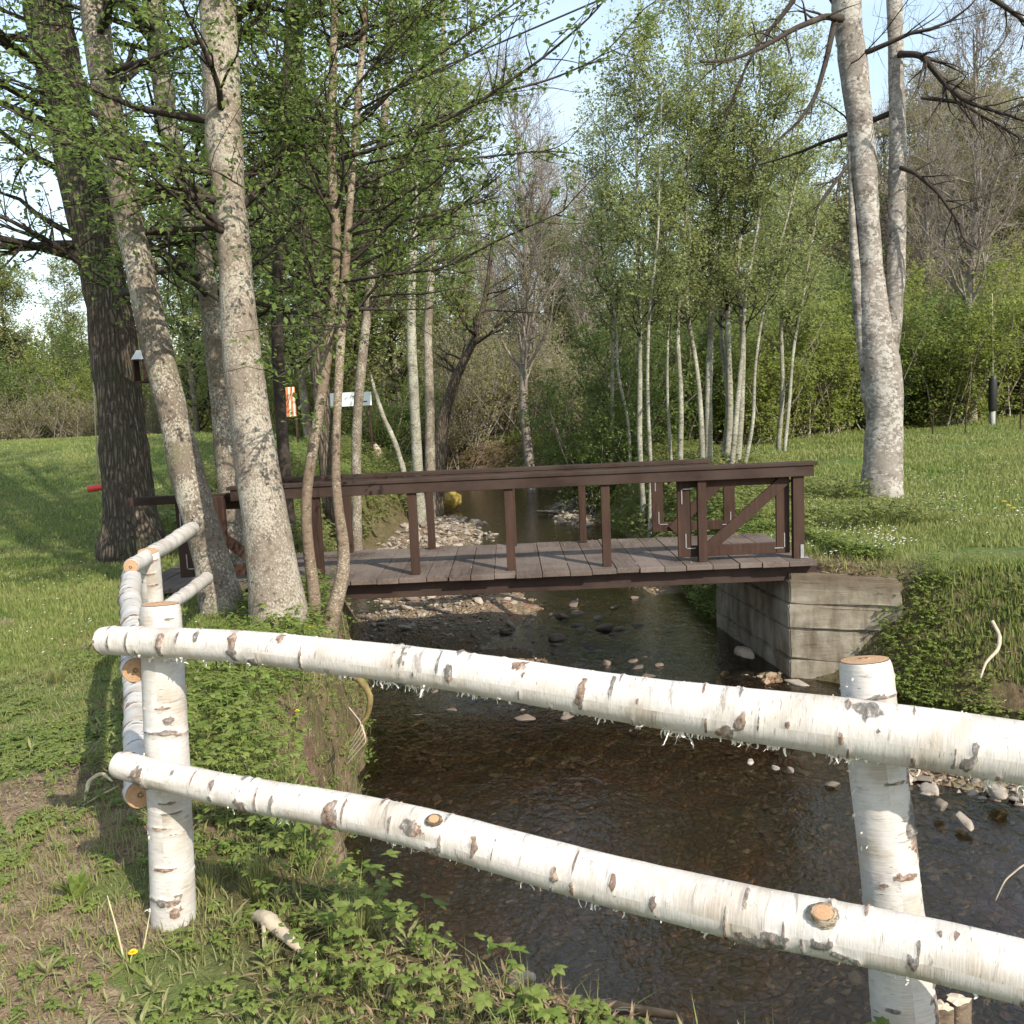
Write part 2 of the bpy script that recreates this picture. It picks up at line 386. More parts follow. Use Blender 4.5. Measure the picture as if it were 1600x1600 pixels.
mb.add(np.stack([X, Y, Z], -1).reshape(-1, 3), np.stack([i+j, i+j+1, i+nx+j+1, i+nx+j], -1).reshape(-1, 4))

def ground_mat():
    a = M('ground'); v = a.coords()
    bed = a.at('bed'); soil = a.at('soil'); lit = a.at('litter')
    g1 = a.noise(v, .9, 5, .6); g2 = a.noise(v, 14, 5, .7); g3 = a.noise(v, 90, 3, .7)
    grass = a.ramp(g2, [(.3, (.045, .075, .02)), (.55, (.085, .13, .03)), (.75, (.13, .165, .05))])
    grass = a.mix(a.ramp(g1, [(.42, 0), (.7, .6)]), grass, (.15, .145, .06))
    dirt = a.ramp(a.math('ADD', a.math('MULTIPLY', g2, .6), a.math('MULTIPLY', g3, .4)), [(.35, (.08, .055, .035)), (.5, (.18, .132, .088)), (.62, (.29, .225, .155))])
    so_ = a.ramp(a.math('ADD', soil, a.math('MULTIPLY', a.math('SUBTRACT', g2, .5), 1.1)), [(.4, 0), (.62, 1)])
    col = a.mix(so_, grass, dirt)
    earth = a.ramp(g2, [(.3, (.05, .030, .02)), (.7, (.16, .105, .07))])
    col = a.mix(lit, col, earth)
    vc = a.voro(v, 17, 'F1', 'Color'); vd = a.voro(v, 17, 'DISTANCE_TO_EDGE')
    vc2 = a.voro(v, 45, 'F1', 'Color'); 
    peb = a.mix(a.math('MULTIPLY', vc, .6), (.17, .125, .082), (.38, .29, .20))
    peb = a.mix(a.ramp(vc2, [(.55, 0), (.8, .6)]), peb, (.34, .19, .12))
    peb = a.mix(a.ramp(vd, [(0, .6), (.05, 0)]), peb, (.05, .04, .028)); silt = a.noise(v, 1.3, 5, .65, .4)
    peb = a.mix(a.ramp(silt, [(.4, 0), (.6, .8)]), peb, (.15, .125, .075)); peb = a.mix(a.ramp(a.noise(v, 2.1, 4, .6, .8), [(.52, 0), (.68, .55)]), peb, (.33, .165, .10))
    col = a.mix(bed, col, peb)
    h = a.math('ADD', a.math('MULTIPLY', g2, .7), a.math('MULTIPLY', g3, .4))
    hb = a.ramp(vd, [(0, 0), (.25, 1)])
    h = a.math('ADD', h, a.math('MULTIPLY', bed, hb))
    return a.done(a.bsdf(col, .92, .15, a.bump(h, .8, .03)))
GROUND = mb.build('ground', ground_mat(), smooth=True); tag(GROUND, kind='structure')
dl, dr = channel(X, Y)
indep = np.maximum(dl, dr)
bedm = smooth01(.16, -.02, indep + (fbm(X, Y, 3, 3)-.5)*.2)
near = np.exp(-((X+1.9)/1.3)**2 - ((Y-3.6)/2.3)**2)
bare = smooth01(.40, .58, fbm(X, Y, 1.1, 11))*.9*smooth01(-.2, .3, dl)*smooth01(12, 6, Y) + near*.4
path = np.exp(-((Y - 8.6 - .05*(X-3))/.75)**2)*smooth01(2.4, 3.6, X)*.38
soil = np.clip(np.where(X < 0, bare, path), 0, 1)
lit = smooth01(.9, .35, dr)*smooth01(-.05, .1, dr)*smooth01(3.3, 4.0, X)*smooth01(9, 7, Y)
lit = np.maximum(lit, smooth01(1.1, .5, indep)*smooth01(-.05, .1, indep)*.75)
lit = np.maximum(lit, np.exp(-((X-.4)/.6)**2-((Y-2.35)/.25)**2)*.9)
lit = np.maximum(lit, smooth01(29, 31, Y)*smooth01(7, 3, np.abs(X+1))*smooth01(60, 40, Y)*.9)
lit = np.maximum(lit, smooth01(30, 40, Y)*.75)
attr(GROUND, 'bed', bedm.ravel()); attr(GROUND, 'soil', soil.ravel()); attr(GROUND, 'litter', np.clip(lit, 0, 1).ravel())

# water: thin reflecting surface over the stones
WZ = -.95
def water_mat():
    a = M('clear_stream_water'); v = a.coords((1, 1, 1))
    r = a.noise(a.coords((1.0, .7, 1), rot=(0, 0, .3)), 7, 4, .55, .8)
    r2 = a.noise(a.coords((1.5, 1, 1)), 26, 3, .5, .5)
    nrm = a.bump(a.math('ADD', r, a.math('MULTIPLY', r2, .25)), .28, .035)
    fr = a.n('ShaderNodeFresnel'); fr.inputs[0].default_value = 1.33; a.l(nrm, fr.inputs['Normal'])
    gl = a.n('ShaderNodeBsdfGlossy'); gl.inputs['Roughness'].default_value = .03; a.l(nrm, gl.inputs['Normal'])
    tr = a.n('ShaderNodeBsdfTransparent'); tr.inputs[0].default_value = (.78, .70, .56, 1)
    m = a.n('ShaderNodeMixShader'); a.l(a.math('MULTIPLY', fr.outputs[0], 1.4), m.inputs[0])
    a.l(tr.outputs[0], m.inputs[1]); a.l(gl.outputs[0], m.inputs[2])
    return a.done(m.outputs[0])
wm = MB(); wx = np.linspace(-40, 40, 60); wy = np.linspace(1.6, 52, 60)
WX, WY = np.meshgrid(wx, wy); i = np.arange(59)[:, None]*60; j = np.arange(59)[None, :]
wm.add(np.stack([WX, WY, np.full_like(WX, WZ)], -1).reshape(-1, 3), np.stack([i+j, i+j+1, i+60+j+1, i+60+j], -1).reshape(-1, 4))
tag(wm.build('stream_water', water_mat(), smooth=True), kind='structure')

# ------------------------------------------------------------------ footbridge
bridge = tag(empty('footbridge', (-.2, 9.3, 0)), 'dark brown timber footbridge with plank deck, railings and open gates over the stream', 'bridge')
BO = np.array((-.2, 9.3, 0))
rng = np.random.default_rng(11)
YN, YF = 8.55, 10.05
def bb(name, mat, boxes, parent=bridge, bevel=.004, off=BO, label=None):
    m = MB()
    for c, s_, *r in boxes: m.box(np.array(c)-off, s_, r[0] if r else None)
    o = m.build(name, mat, parent, bevel=bevel)
    if label: o['label'] = label
    return o
bx = []; x = -3.45
while x < 2.66:
    wd = rng.uniform(.19, .25); yo = rng.uniform(-.015, .015)
    bx.append(((x+wd/2, (8.36+10.18)/2+yo, .078+rng.uniform(-.003, .003)), (wd-rng.uniform(.003, .009), 1.82, .045)))
    x += wd
bb('deck', W_DECK, bx)
for yy in (8.52, 9.3, 10.02):
    bb('beam', W_DARK, [((-.35, yy, -.02), (6.2, .12, .14))])
for k in range(8):
    px_ = 2.56 - k*.862
    if px_ < -3.3: break
    hw = .1 if k in (0, 6, 7) else .078
    bb('railing_post', W_POST, [((px_, YN-.01, .10+.39), (hw, .07, .78))])
for px_ in (-1.73, -.86, 0, .74, -2.6):
    bb('railing_post', W_POST, [((px_, YF, .1+.375), (.075, .07, .75))])
R8 = lambda a_, ax: np.array(Matrix.Rotation(a_, 3, ax))
bb('handrail', W_DARK, [((.10, YN, .95), (5.24, .16, .032))])
bb('rail_board', W_DARK, [((.10, YN-.05, .886), (5.18, .035, .095))])
bb('handrail', W_DARK, [((-.2, YF, .905), (4.6, .15, .038))], label='far handrail')
bb('rail_board', W_DARK, [((-.2, YF-.05, .84), (4.55, .035, .085))])
bb('handrail', W_DARK, [((-2.95, YN+.1, .86), (1.0, .07, .075))])
def gate(x0, x1, y, z0, z1, sgn, brace_end):
    g = MB()
    t = .035
    g.box(np.array((x0+.06, y, (z0+z1)/2))-BO, (.12, t, z1-z0)); g.box(np.array((x1-.06, y, (z0+z1)/2))-BO, (.12, t, z1-z0))
    g.box(np.array(((x0+x1)/2, y+.002, z1-.045))-BO, (x1-x0-.244, t, .09)); g.box(np.array(((x0+x1)/2, y+.002, z0+.05))-BO, (x1-x0-.244, t, .10))
    o = g.build('gate', W_POST, bridge, bevel=.004)
    b = MB(); a0 = np.array((x0+.20, z0+.02)); a1 = np.array((x1-.02, z1-.03))
    if sgn < 0: a0, a1 = np.array((x0+.06, z1-.05)), np.array((x1-.06, z0+.05))
    ln = np.linalg.norm(a1-a0); an = math.atan2(a1[1]-a0[1], a1[0]-a0[0])
    b.box(np.array(((a0[0]+a1[0])/2, y-.034, (a0[1]+a1[1])/2))-BO, (ln, .03, .10), R8(-an, 'Y'))
    b.build('brace', W_POST, o, bevel=.003)
    for (hx, hz, fx, fz) in ((x1-.05, z0+.05, -1, 1), (x0+.04, z1-.1, 1, -1), (x0+.07, z0+.08, 1, 1)):
        h = MB(); h.box(np.array((hx, y-.021, hz+fz*.07))-BO, (.009, .006, .13)); h.box(np.array((hx+fx*.05, y-.0215, hz))-BO, (.08, .005, .009))
        h.build('hinge', METAL, o)
    return o
gate(1.49, 2.50, 8.605, .14, .86, 1, 0)
gate(1.48, 2.36, 10.1, .17, .84, 1, 0)
gate(-3.05, -2.2, 8.68, .14, .84, -1, 0)
bb('hinge', METAL, [((2.585, YN-.05, .16), (.03, .006, .13)), ((2.6, YN-.05, .108), (.07, .03, .008))], bevel=0)

def rough(o):
    bm = bmesh.new(); bm.from_mesh(o.data)
    bmesh.ops.bevel(bm, geom=[e for e in bm.edges], offset=.012, segments=2, affect='EDGES')
    bmesh.ops.subdivide_edges(bm, edges=[e for e in bm.edges if e.calc_length() > .08], cuts=10, use_grid_fill=True)
    bm.normal_update(); q = np.array([v.co[:] for v in bm.verts])
    n1 = (fbm(q[:, 0]+q[:, 1], q[:, 2]*1.0+q[:, 1], 5, 3, 4)-.5); er = smooth01(-.25, .02, q[:, 2])*(fbm(q[:, 0]*1.0, q[:, 1], 6, 8)**1.0)
    for v, a_, e_ in zip(bm.verts, n1, er):
        v.co += v.normal*(a_*.055) - Vector((0, -.3, 1))*float(e_)*.05*(1 if v.co.z > -.15 else .2)
    bm.to_mesh(o.data); bm.free(); o.data.update()
# abutment: one wing wall with board-marked courses
ab = MB()
c0 = np.array((2.42, 8.36)); c1 = np.array((3.28, 7.98)); c2 = np.array((3.65, 10.4)); c3 = np.array((2.2, 10.4))
zs = [-1.25, -.78, -.50, -.28, -.04]
for k in range(4):
    off = [0, .004, -.002, .003][k]
    zt = zs[k+1]-.005
    q = [c0+np.array((off, off)), c1+np.array((0, off)), c2, c3+np.array((off, 0))]
    V = [(p[0], p[1], zs[k]) for p in q]+[(p[0], p[1], zt) for p in q]
    ab.add(V, [(0,3,2,1),(4,5,6,7),(0,1,5,4),(1,2,6,5),(2,3,7,6),(3,0,4,7)])
q = [c0+np.array((.02, .03)), c1+np.array((-.02, .03)), c2-.03, c3+np.array((.03, -.03))]
ab.add([(p[0], p[1], -1.2) for p in q]+[(p[0], p[1], .015 if n_ in (0, 3) else -.02) for n_, p in enumerate(q)], [(0,3,2,1),(4,5,6,7),(0,1,5,4),(1,2,6,5),(2,3,7,6),(3,0,4,7)])
abo = ab.build('concrete_abutment', CONC)
rough(abo)
tag(abo, 'stained concrete abutment with board seams under the right end of the footbridge', 'abutment')
ab = MB(); ab.box((-3.0, 9.3, -.6), (1.0, 1.9, 1.05)); abo = ab.build('concrete_abutment', CONC, bevel=.02)
tag(abo, 'shadowed concrete abutment under the left end of the footbridge behind the trees', 'abutment')

# ------------------------------------------------------------------ birch log fence
fence = tag(empty('birch_log_fence', (-1.1, 2.95, 0)), 'fence of white birch logs with peeling bark on the near bank', 'fence')
FO = np.array((-1.1, 2.95, 0))
def log(name, pts, rads, knots=(), cuts=(), shreds=0, clusters=(), seed=0, topfuzz=0, label=None, k=56):
    """pts control points -> smooth log; knots (t, angle_deg, half length, half width); angle 0 = towards camera side, 90 = top"""
    rg = np.random.default_rng(seed)
    pts = np.array(pts, float); n = len(pts)
    cum = np.r_[0, np.cumsum(np.linalg.norm(np.diff(pts, axis=0), axis=1))]; L = cum[-1]
    m = max(24, int(L/.0065)); s = np.linspace(0, L, m)
    tt = cum
    def cr(vals):
        vals = np.array(vals, float)
        if n == 2: return np.interp(s, tt, vals)
        # smooth interpolation
        c = np.interp(s, tt, vals); w_ = max(4, m//9)
        cp = np.r_[2*c[0]-c[w_:0:-1], c, 2*c[-1]-c[-2:-w_-2:-1]]; ker = np.hanning(2*w_+1); ker /= ker.sum()
        return np.convolve(cp, ker, 'valid')
    C = np.stack([cr(pts[:, a_]) for a_ in range(3)], -1); R = np.interp(s, tt, rads)
    C[:, 0] += (vn(s, s*0, 1.7, seed)-.5)*.012; C[:, 2] += (vn(s, s*0, 1.9, seed+5)-.5)*.018
    T = np.gradient(C, axis=0); T /= np.linalg.norm(T, axis=1)[:, None]
    ref = np.array((0, 0, 1.)) if abs(T[0][2]) < .7 else np.array((0, -1., 0))
    B = ref - T*(T@ref)[:, None]; B /= np.linalg.norm(B, axis=1)[:, None]   # 90 deg direction (up)
    A = np.cross(T, B)                                                # 0 deg
    if A[m//2][1] > 0 and abs(T[0][2]) < .7: A = -A
    if abs(T[0][2]) >= .7:
        A, B = B, A     # posts: 0 = towards camera, 90 = sideways
    th = np.linspace(0, 2*math.pi, k+1)
    kn = np.zeros((m, k+1)); bumpv = np.zeros((m, k+1))
    nr = int(L*17)
    knots = list(knots) + [(rg.random(), rg.uniform(-120, 110), rg.uniform(.0016, .0055), rg.uniform(.008, .042)) for _ in range(nr)]
    for (kt, ka, hl, hw) in knots:
        ds = (s-kt*L)[:, None]; da = (th-math.radians(ka)+math.pi) % (2*math.pi)-math.pi
        arc = da*R[:, None]
        e = np.sqrt((ds/hl)**2+(arc/hw)**2)
        e = e*(1+1.5*(fbm(s[:, None]+0*arc, arc+0*ds, 55, 7+kt*9, 3)-.5)) + .5*(fbm(s[:, None]+0*arc, arc+0*ds, 130, 3, 2)-.5)
        kn = np.maximum(kn, np.clip(1.35-e*.85, 0, 1)); bumpv += np.exp(-e**2)*.006
    Rr = R[:, None]*(1 + .05*(vn(s[:, None]*3+0*th, np.cos(th)*1.3+np.sin(th)*.7+9, 1, seed)-.5)
                     + .022*(vn(s[:, None]*16+0*th, np.cos(th)*3+np.sin(th)*2+9, 1, seed+3)-.5)) + bumpv
    e_ = np.minimum(s, L-s); Rr = Rr*(1-.10*np.exp(-(e_/.012))[:, None])
    Rr[:, -1] = Rr[:, 0]
    V = C[:, None, :] + Rr[..., None]*(A[:, None, :]*np.cos(th)[None, :, None]+B[:, None, :]*np.sin(th)[None, :, None])
    me = MB(); W_ = k+1
    i = np.arange(m-1)[:, None]*W_; j = np.arange(k)[None, :]
    me.add((V-FO).reshape(-1, 3), np.stack([i+j, i+j+1, i+W_+j+1, i+W_+j], -1).reshape(-1, 4))
    o = me.build(name, BIRCHLOG, fence, smooth=True)
    if label: o['label'] = label
    uvl = o.data.uv_layers.new(name='UVMap')
    U = np.stack([np.broadcast_to(th[None, :]*R.mean(), (m, W_)) + seed*1.37, np.broadcast_to(s[:, None], (m, W_)) + seed*2.1], -1).reshape(-1, 2)
    vi = np.zeros(len(o.data.loops), np.int32); o.data.loops.foreach_get('vertex_index', vi)
    uvl.data.foreach_set('uv', U[vi].astype(np.float32).ravel())
    attr(o, 'knot', kn.ravel())
    # sawn ends
    for end, matc in (cuts or ()):
        ix = 0 if end == 0 else m-1; sg = -1 if end == 0 else 1
        rr = np.linspace(0, 1, 7)[1:]; Vc = [C[ix]+T[ix]*sg*.004]; uvs = [(0, 0)]
        for q_ in rr:
            for a_ in range(k):
                dirv = (V[ix, a_]-C[ix])
                Vc.append(C[ix]+dirv*q_*.985 + T[ix]*sg*(.004*(1-q_)+.0015)); uvs.append((math.cos(th[a_])*q_*.5+.07*seed, math.sin(th[a_])*q_*.5))
        F3 = [(0, 1+a_, 1+(a_+1) % k) for a_ in range(k)]
        F4 = [(1+r_*k+a_, 1+r_*k+(a_+1) % k, 1+(r_+1)*k+(a_+1) % k, 1+(r_+1)*k+a_) for r_ in range(5) for a_ in range(k)]
        c_ = MB(); c_.add(np.array(Vc)-FO, F3); c_.f4.append(np.array(F4))
        co = c_.build('cut_end', matc, o, smooth=True)
        ul = co.data.uv_layers.new(name='UVMap'); uvs = np.array(uvs)-np.array((.07*seed, 0))
        vi = np.zeros(len(co.data.loops), np.int32); co.data.loops.foreach_get('vertex_index', vi)
        ul.data.foreach_set('uv', uvs[vi].astype(np.float32).ravel())
    # loose curls of bark
    sh = MB()
    def curl(t, ang, ln, wdt):
        ix = int(np.clip(t*m, 1, m-2)); a_ = math.radians(ang)
        nrm = A[ix]*math.cos(a_)+B[ix]*math.sin(a_)
        p = C[ix]+nrm*Rr[ix].mean()*.985
        d = nrm*.6 + rg.normal(0, .5, 3); d /= np.linalg.norm(d)
        q_ = [p]; nn = 9; side = rg.normal(0, 1, 3); cu = rg.uniform(-1.1, 1.1)
        for g_ in range(nn):
            d = d + np.array((0, 0, -.20)) + np.cross(side/np.linalg.norm(side), d)*cu + rg.normal(0, .28, 3); d /= np.linalg.norm(d)
            q_.append(q_[-1]+d*ln/nn)
        q_ = np.array(q_)-FO
        sd_ = T[ix]*wdt*.5 + rg.normal(0, wdt*.15, 3)
        wv = np.linspace(1, .35, len(q_))[:, None]
        V2 = np.concatenate([q_-sd_*wv, q_+sd_*wv]); N_ = len(q_)
        sh.add(V2, [(z_, z_+1, N_+z_+1, N_+z_) for z_ in range(N_-1)])
    for _ in range(shreds):
        curl(rg.uniform(.01, .99), rg.uniform(-115, -45), rg.uniform(.006, .026), rg.uniform(.0025, .008))
    for _ in range(topfuzz):
        curl(rg.uniform(.01, .99), rg.uniform(40, 110), rg.uniform(.004, .010), rg.uniform(.002, .005))
    for (ct, cn, cl) in clusters:
        for _ in range(cn): curl(ct+rg.normal(0, .006), rg.uniform(-110, -60), rg.uniform(.4, 1.1)*cl, rg.uniform(.002, .007))
    if sh.n:
        so_ = sh.build('bark_shreds', SHRED, o); tag(so_, kind='stuff')
    return o
CE = [(1, CUT)]
# posts
log('post', [P(276, 1540, 2.98), P(272, 1425, 2.93), P(262, 1180, 2.86), P(250, 944, 2.84)], [.067, .066, .064, .060], knots=[(.26, 0, .012, .045), (.235, 20, .02, .015), (.45, -10, .004, .03), (.69, 10, .006, .045), (.72, 25, .015, .02)],
    cuts=[(1, CUT)], shreds=40, seed=2, label='front corner post')
log('post', [P(252, 1120, 5.9), P(233, 862, 5.55)], [.066, .062], knots=[(.96, 0, .012, .05), (.4, 0, .006, .03)], cuts=[(1, CUT)], seed=3, shreds=15, label='post further along the fence')
log('post', [P(1438, 1880, 2.28), P(1385, 1350, 2.28), P(1349, 1033, 2.28)], [.080, .067, .061], knots=[(.71, 55, .06, .03), (.79, 75, .035, .02), (.62, 20, .008, .035), (.48, 80, .05, .02), (.36, 60, .05, .02), (.85, 70, .03, .02)],
    cuts=[(1, CUT)], shreds=50, seed=4, label='right post')
# front rails
log('rail', [P(158, 1000, 2.80), P(381, 1010, 2.68), P(700, 1047, 2.50), P(944, 1083, 2.37), P(1094, 1106, 2.29), P(1347, 1138, 2.17), P(1560, 1171, 2.07), P(1720, 1196, 2.0)],
    [.041, .045, .051, .056, .061, .067, .068, .068],
    knots=[(.085, 0, .010, .04), (.13, 40, .007, .018), (.178, 15, .012, .05), (.20, -50, .015, .02), (.235, 60, .006, .02), (.262, 0, .005, .028), (.43, 5, .012, .03), (.505, 35, .005, .015), (.565, 10, .010, .035),
           (.50, 65, .02, .015), (.70, -30, .018, .02), (.715, 0, .012, .02), (.755, 10, .006, .008), (.62, 20, .004, .01), (.82, 62, .035, .02), (.83, 20, .006, .008), (.90, -20, .015, .02), (.905, 10, .007, .02)],
    cuts=[(0, simple('weathered_log_end', (.72, .66, .56), .8, .2, .15, 30))], shreds=170, topfuzz=320,
    clusters=[(.355, 26, .03), (.40, 30, .04), (.385, 20, .03), (.655, 26, .045), (.45, 12, .02), (.72, 14, .03), (.745, 24, .025), (.80, 30, .03), (.95, 60, .05), (.92, 24, .05), (.975, 20, .06), (.68, 12, .02), (.62, 10, .02), (.58, 8, .02), (.10, 14, .03), (.14, 14, .025), (.18, 10, .02), (.31, 8, .03)], seed=5, label='upper front rail')
log('rail', [P(182, 1193, 2.80), P(381, 1241, 2.68), P(700, 1300, 2.48), P(944, 1371, 2.33), P(1272, 1446, 2.12), P(1412, 1475, 2.04), P(1581, 1517, 1.96), P(1720, 1552, 1.89)],
    [.040, .045, .054, .059, .061, .063, .064, .064],
    knots=[(.04, -10, .02, .028), (.14, 35, .005, .02), (.18, -30, .020, .03), (.22, 10, .004, .03), (.29, 0, .020, .04), (.305, 25, .004, .035), (.36, 15, .004, .03), (.385, 20, .022, .02), (.41, -35, .02, .02), (.455, 20, .008, .025),
           (.54, 10, .008, .02), (.56, -15, .006, .02), (.60, 30, .006, .018), (.64, 0, .006, .02), (.735, -42, .050, .022), (.752, -20, .03, .018), (.728, -60, .06, .02), (.79, -8, .022, .012), (.805, -22, .018, .010), (.80, 0, .008, .012), (.865, -5, .008, .012), (.82, -40, .01, .02)],
    cuts=[(0, simple('weathered_log_end_lower', (.72, .66, .56), .8, .2, .15, 30))], shreds=90, topfuzz=320,
    clusters=[(.23, 8, .03), (.36, 8, .02), (.37, 8, .03), (.45, 8, .015), (.58, 12, .025), (.69, 5, .03)], seed=6, label='lower front rail')
# side rails running away from the corner (near ends sawn towards the camera)
log('rail', [P(210, 1047, 2.83), P(204, 900, 5.35)], [.040, .050], knots=[(.3, 0, .02, .06), (.6, 20, .02, .05), (.8, 0, .02, .05), (.15, 60, .02, .03)], cuts=[(0, CUT)], seed=7, shreds=20, label='upper side rail')
log('rail', [P(220, 1244, 2.86), P(208, 1020, 5.5)], [.045, .056], knots=[(.3, 0, .02, .06), (.12, 20, .02, .05), (.5, 40, .03, .05), (.42, 60, .02, .03)], cuts=[(0, CUT)], seed=8, shreds=20, label='lower side rail')
log('rail', [P(205, 884, 5.15), P(301, 826, 7.4)], [.042, .056], knots=[(.35, 60, .03, .03), (.7, 0, .01, .05)], cuts=[(0, CUT), (1, CUT)], seed=9, shreds=10, label='upper rail of the rear bay')
log('rail', [P(225, 975, 5.3), P(324, 904, 7.4)], [.036, .050], knots=[(.55, 0, .01, .03), (.8, 40, .01, .04)], cuts=[(1, CUT)], seed=10, shreds=10, label='lower rail of the rear bay')
# sawn branch stubs on the front rails
def stub(px, py, d, r, ln=.012, sx=1.25):
    c = P(px, py, d)-FO; n_ = np.array((0, 0, CAM_H))-P(px, py, d); n_ /= np.linalg.norm(n_); n_ = n_*.8+np.array((0, 0, .5)); n_ /= np.linalg.norm(n_)
    k = 24; t1 = np.cross(n_, (0, 0, 1.)); t1 /= np.linalg.norm(t1); t2 = np.cross(n_, t1)
    th = np.linspace(0, 2*math.pi, k, endpoint=False)
    ring = lambda q, h: c + n_*h + (t1*np.cos(th)[:, None]*sx+t2*np.sin(th)[:, None])*r*q
    V = np.concatenate([ring(1.35, -ln), ring(1.08, ln*.6), ring(.95, ln*.7), ring(.5, ln*.72), ring(.02, ln*.75)])
    Fq = [(a*k+b, a*k+(b+1) % k, (a+1)*k+(b+1) % k, (a+1)*k+b) for a in range(4) for b in range(k)]
    m_ = MB(); m_.add(V, Fq); o = m_.build('branch_stub', CUT, fence, smooth=True)
    V2 = np.concatenate([ring(1.75, -ln), ring(1.45, -ln*.1), ring(1.22, ln*.5), ring(1.12, ln*.78), ring(1.04, ln*.55)]); V2 = c+(V2-c)*(1+.05*np.random.default_rng(int(px)).normal(0, 1, (len(V2), 1)))
    m_ = MB(); m_.add(V2, Fq); m_.build('bark_collar', B_RED, o, smooth=True)
    ul = o.data.uv_layers.new(name='UVMap'); q = np.array([1.3, 1.05, .95, .5, 0])*.5
    U = np.concatenate([np.stack([np.cos(th)*a, np.sin(th)*a], -1) for a in q])
    vi = np.zeros(len(o.data.loops), np.int32); o.data.loops.foreach_get('vertex_index', vi)
    ul.data.foreach_set('uv', U[vi].astype(np.float32).ravel())
stub(1286, 1427, 2.066, .0165, .010)
stub(678, 1280, 2.447, .010, .006)


# ------------------------------------------------------------------ trees
def poly(p0, d0, L, k, rg, wander=.25, trop=(0, 0, .1)):
    p = [np.array(p0, float)]; d = np.array(d0, float); d /= np.linalg.norm(d)
    for _ in range(k):
        d = d + rg.normal(0, wander, 3)*.5 + np.array(trop); d /= np.linalg.norm(d)
        p.append(p[-1]+d*L/k)
    return np.array(p)
def leaves(mbk, C, size, rg, flat=.35, asp=.62):
    n = len(C)
    if not n: return
    d = rg.normal(0, 1, (n, 3)); d[:, 2] *= .6; d[:, 2] -= .25; d /= np.linalg.norm(d, axis=1)[:, None]
    nn = rg.normal(0, flat, (n, 3)); nn[:, 2] += 1*np.sign(rg.random(n)-.1)
    sdv = np.cross(d, nn); sdv /= np.linalg.norm(sdv, axis=1)[:, None]+1e-9
    s = size*rg.uniform(.65, 1.3, n)[:, None]
    up_ = np.cross(sdv, d)
    a = C; b = C+d*s*.45+sdv*s*asp*.5+up_*s*.08; c = C+d*s; e = C+d*s*.45-sdv*s*asp*.5+up_*s*.08
    V = np.stack([a, b, c, e], 1).reshape(-1, 3)
    mbk.add(V, np.arange(4*n).reshape(n, 4))
def smooth_path(pts, rads, m):
    pts = np.array(pts, float); cum = np.r_[0, np.cumsum(np.linalg.norm(np.diff(pts, axis=0), axis=1))]
    s = np.linspace(0, cum[-1], m); s2 = s
    C = np.stack([np.interp(s2, cum, pts[:, a]) for a in range(3)], -1)
    R = np.interp(s, cum, rads)
    for _ in range(max(2, m//12)):
        C[1:-1] = (C[:-2]+2*C[1:-1]+C[2:])/4
        R[1:-1] = (R[:-2]+2*R[1:-1]+R[2:])/4
    return C, R
def limb_set(C, R, rg, n1, zr, L1, el, n2, L2, n3=0, L3=.3, az=None, trop=.08, rfac=.4, k1=7, minr=.004, kk=5, spread=None, br=None):
    """returns branch MB and array of leaf-bearing points. az: (centre, half range) in radians"""
    br = br or MB(); pts = []
    zs = C[:, 2]; ok = np.where((zs >= zr[0]) & (zs <= zr[1]))[0]
    if len(ok) == 0: return br, np.zeros((0, 3))
    for _ in range(n1):
        i = rg.choice(ok); t = (zs[i]-zr[0])/(zr[1]-zr[0]+1e-6)
        a = rg.uniform(0, 2*math.pi) if az is None else az[0]+rg.normal(0, az[1])
        e = math.radians(rg.uniform(*el)); L = L1*rg.uniform(.55, 1.1)*(1-.35*t)
        d = (math.cos(a)*math.cos(e), math.sin(a)*math.cos(e), math.sin(e))
        q = poly(C[i], d, L, k1, rg, .28, (0, 0, trop)); rr = min(R[i]*rfac, .012+.018*L)
        rad = np.linspace(max(rr, minr), minr, len(q)); br.tube(q, rad, kk, caps=False)
        for _2 in range(n2):
            jf = rg.uniform(.2, 1)*(len(q)-1.001); j = int(jf); p0 = q[j]+(q[j+1]-q[j])*(jf-j)
            dd = (q[j+1]-q[j]); dd /= np.linalg.norm(dd)+1e-9; dd = dd*.7+rg.normal(0, .55, 3)
            q2 = poly(p0, dd, L2*rg.uniform(.5, 1.2), 4, rg, .35, (0, 0, trop)); r2 = max(minr*.8, rad[j]*.45)
            br.tube(q2, np.linspace(r2, minr*.5, 5), 3, caps=False)
            if n3:
                for _3 in range(n3):
                    j3 = rg.integers(0, 4); p3 = q2[j3]+(q2[j3+1]-q2[j3])*rg.random()
                    d3 = (q2[j3+1]-q2[j3]); d3 = d3/(np.linalg.norm(d3)+1e-9)*.7+rg.normal(0, .6, 3)
                    q3 = poly(p3, d3, L3*rg.uniform(.5, 1.2), 3, rg, .3, (0, 0, trop))
                    br.tube(q3, np.linspace(minr*.6, minr*.35, 4), 3, caps=False); pts.append(q3[1:])
            pts.append(q2[1:])
    return br, (np.concatenate(pts) if pts else np.zeros((0, 3)))
def leafpts(pts, n, spread, rg):
    if len(pts) == 0: return pts
    q = max(1, n//5); i = rg.integers(0, len(pts), q); c = pts[i]+rg.normal(0, spread*.55, (q, 3))
    return np.repeat(c, 5, 0)+rg.normal(0, .012+spread*.22, (q*5, 3))
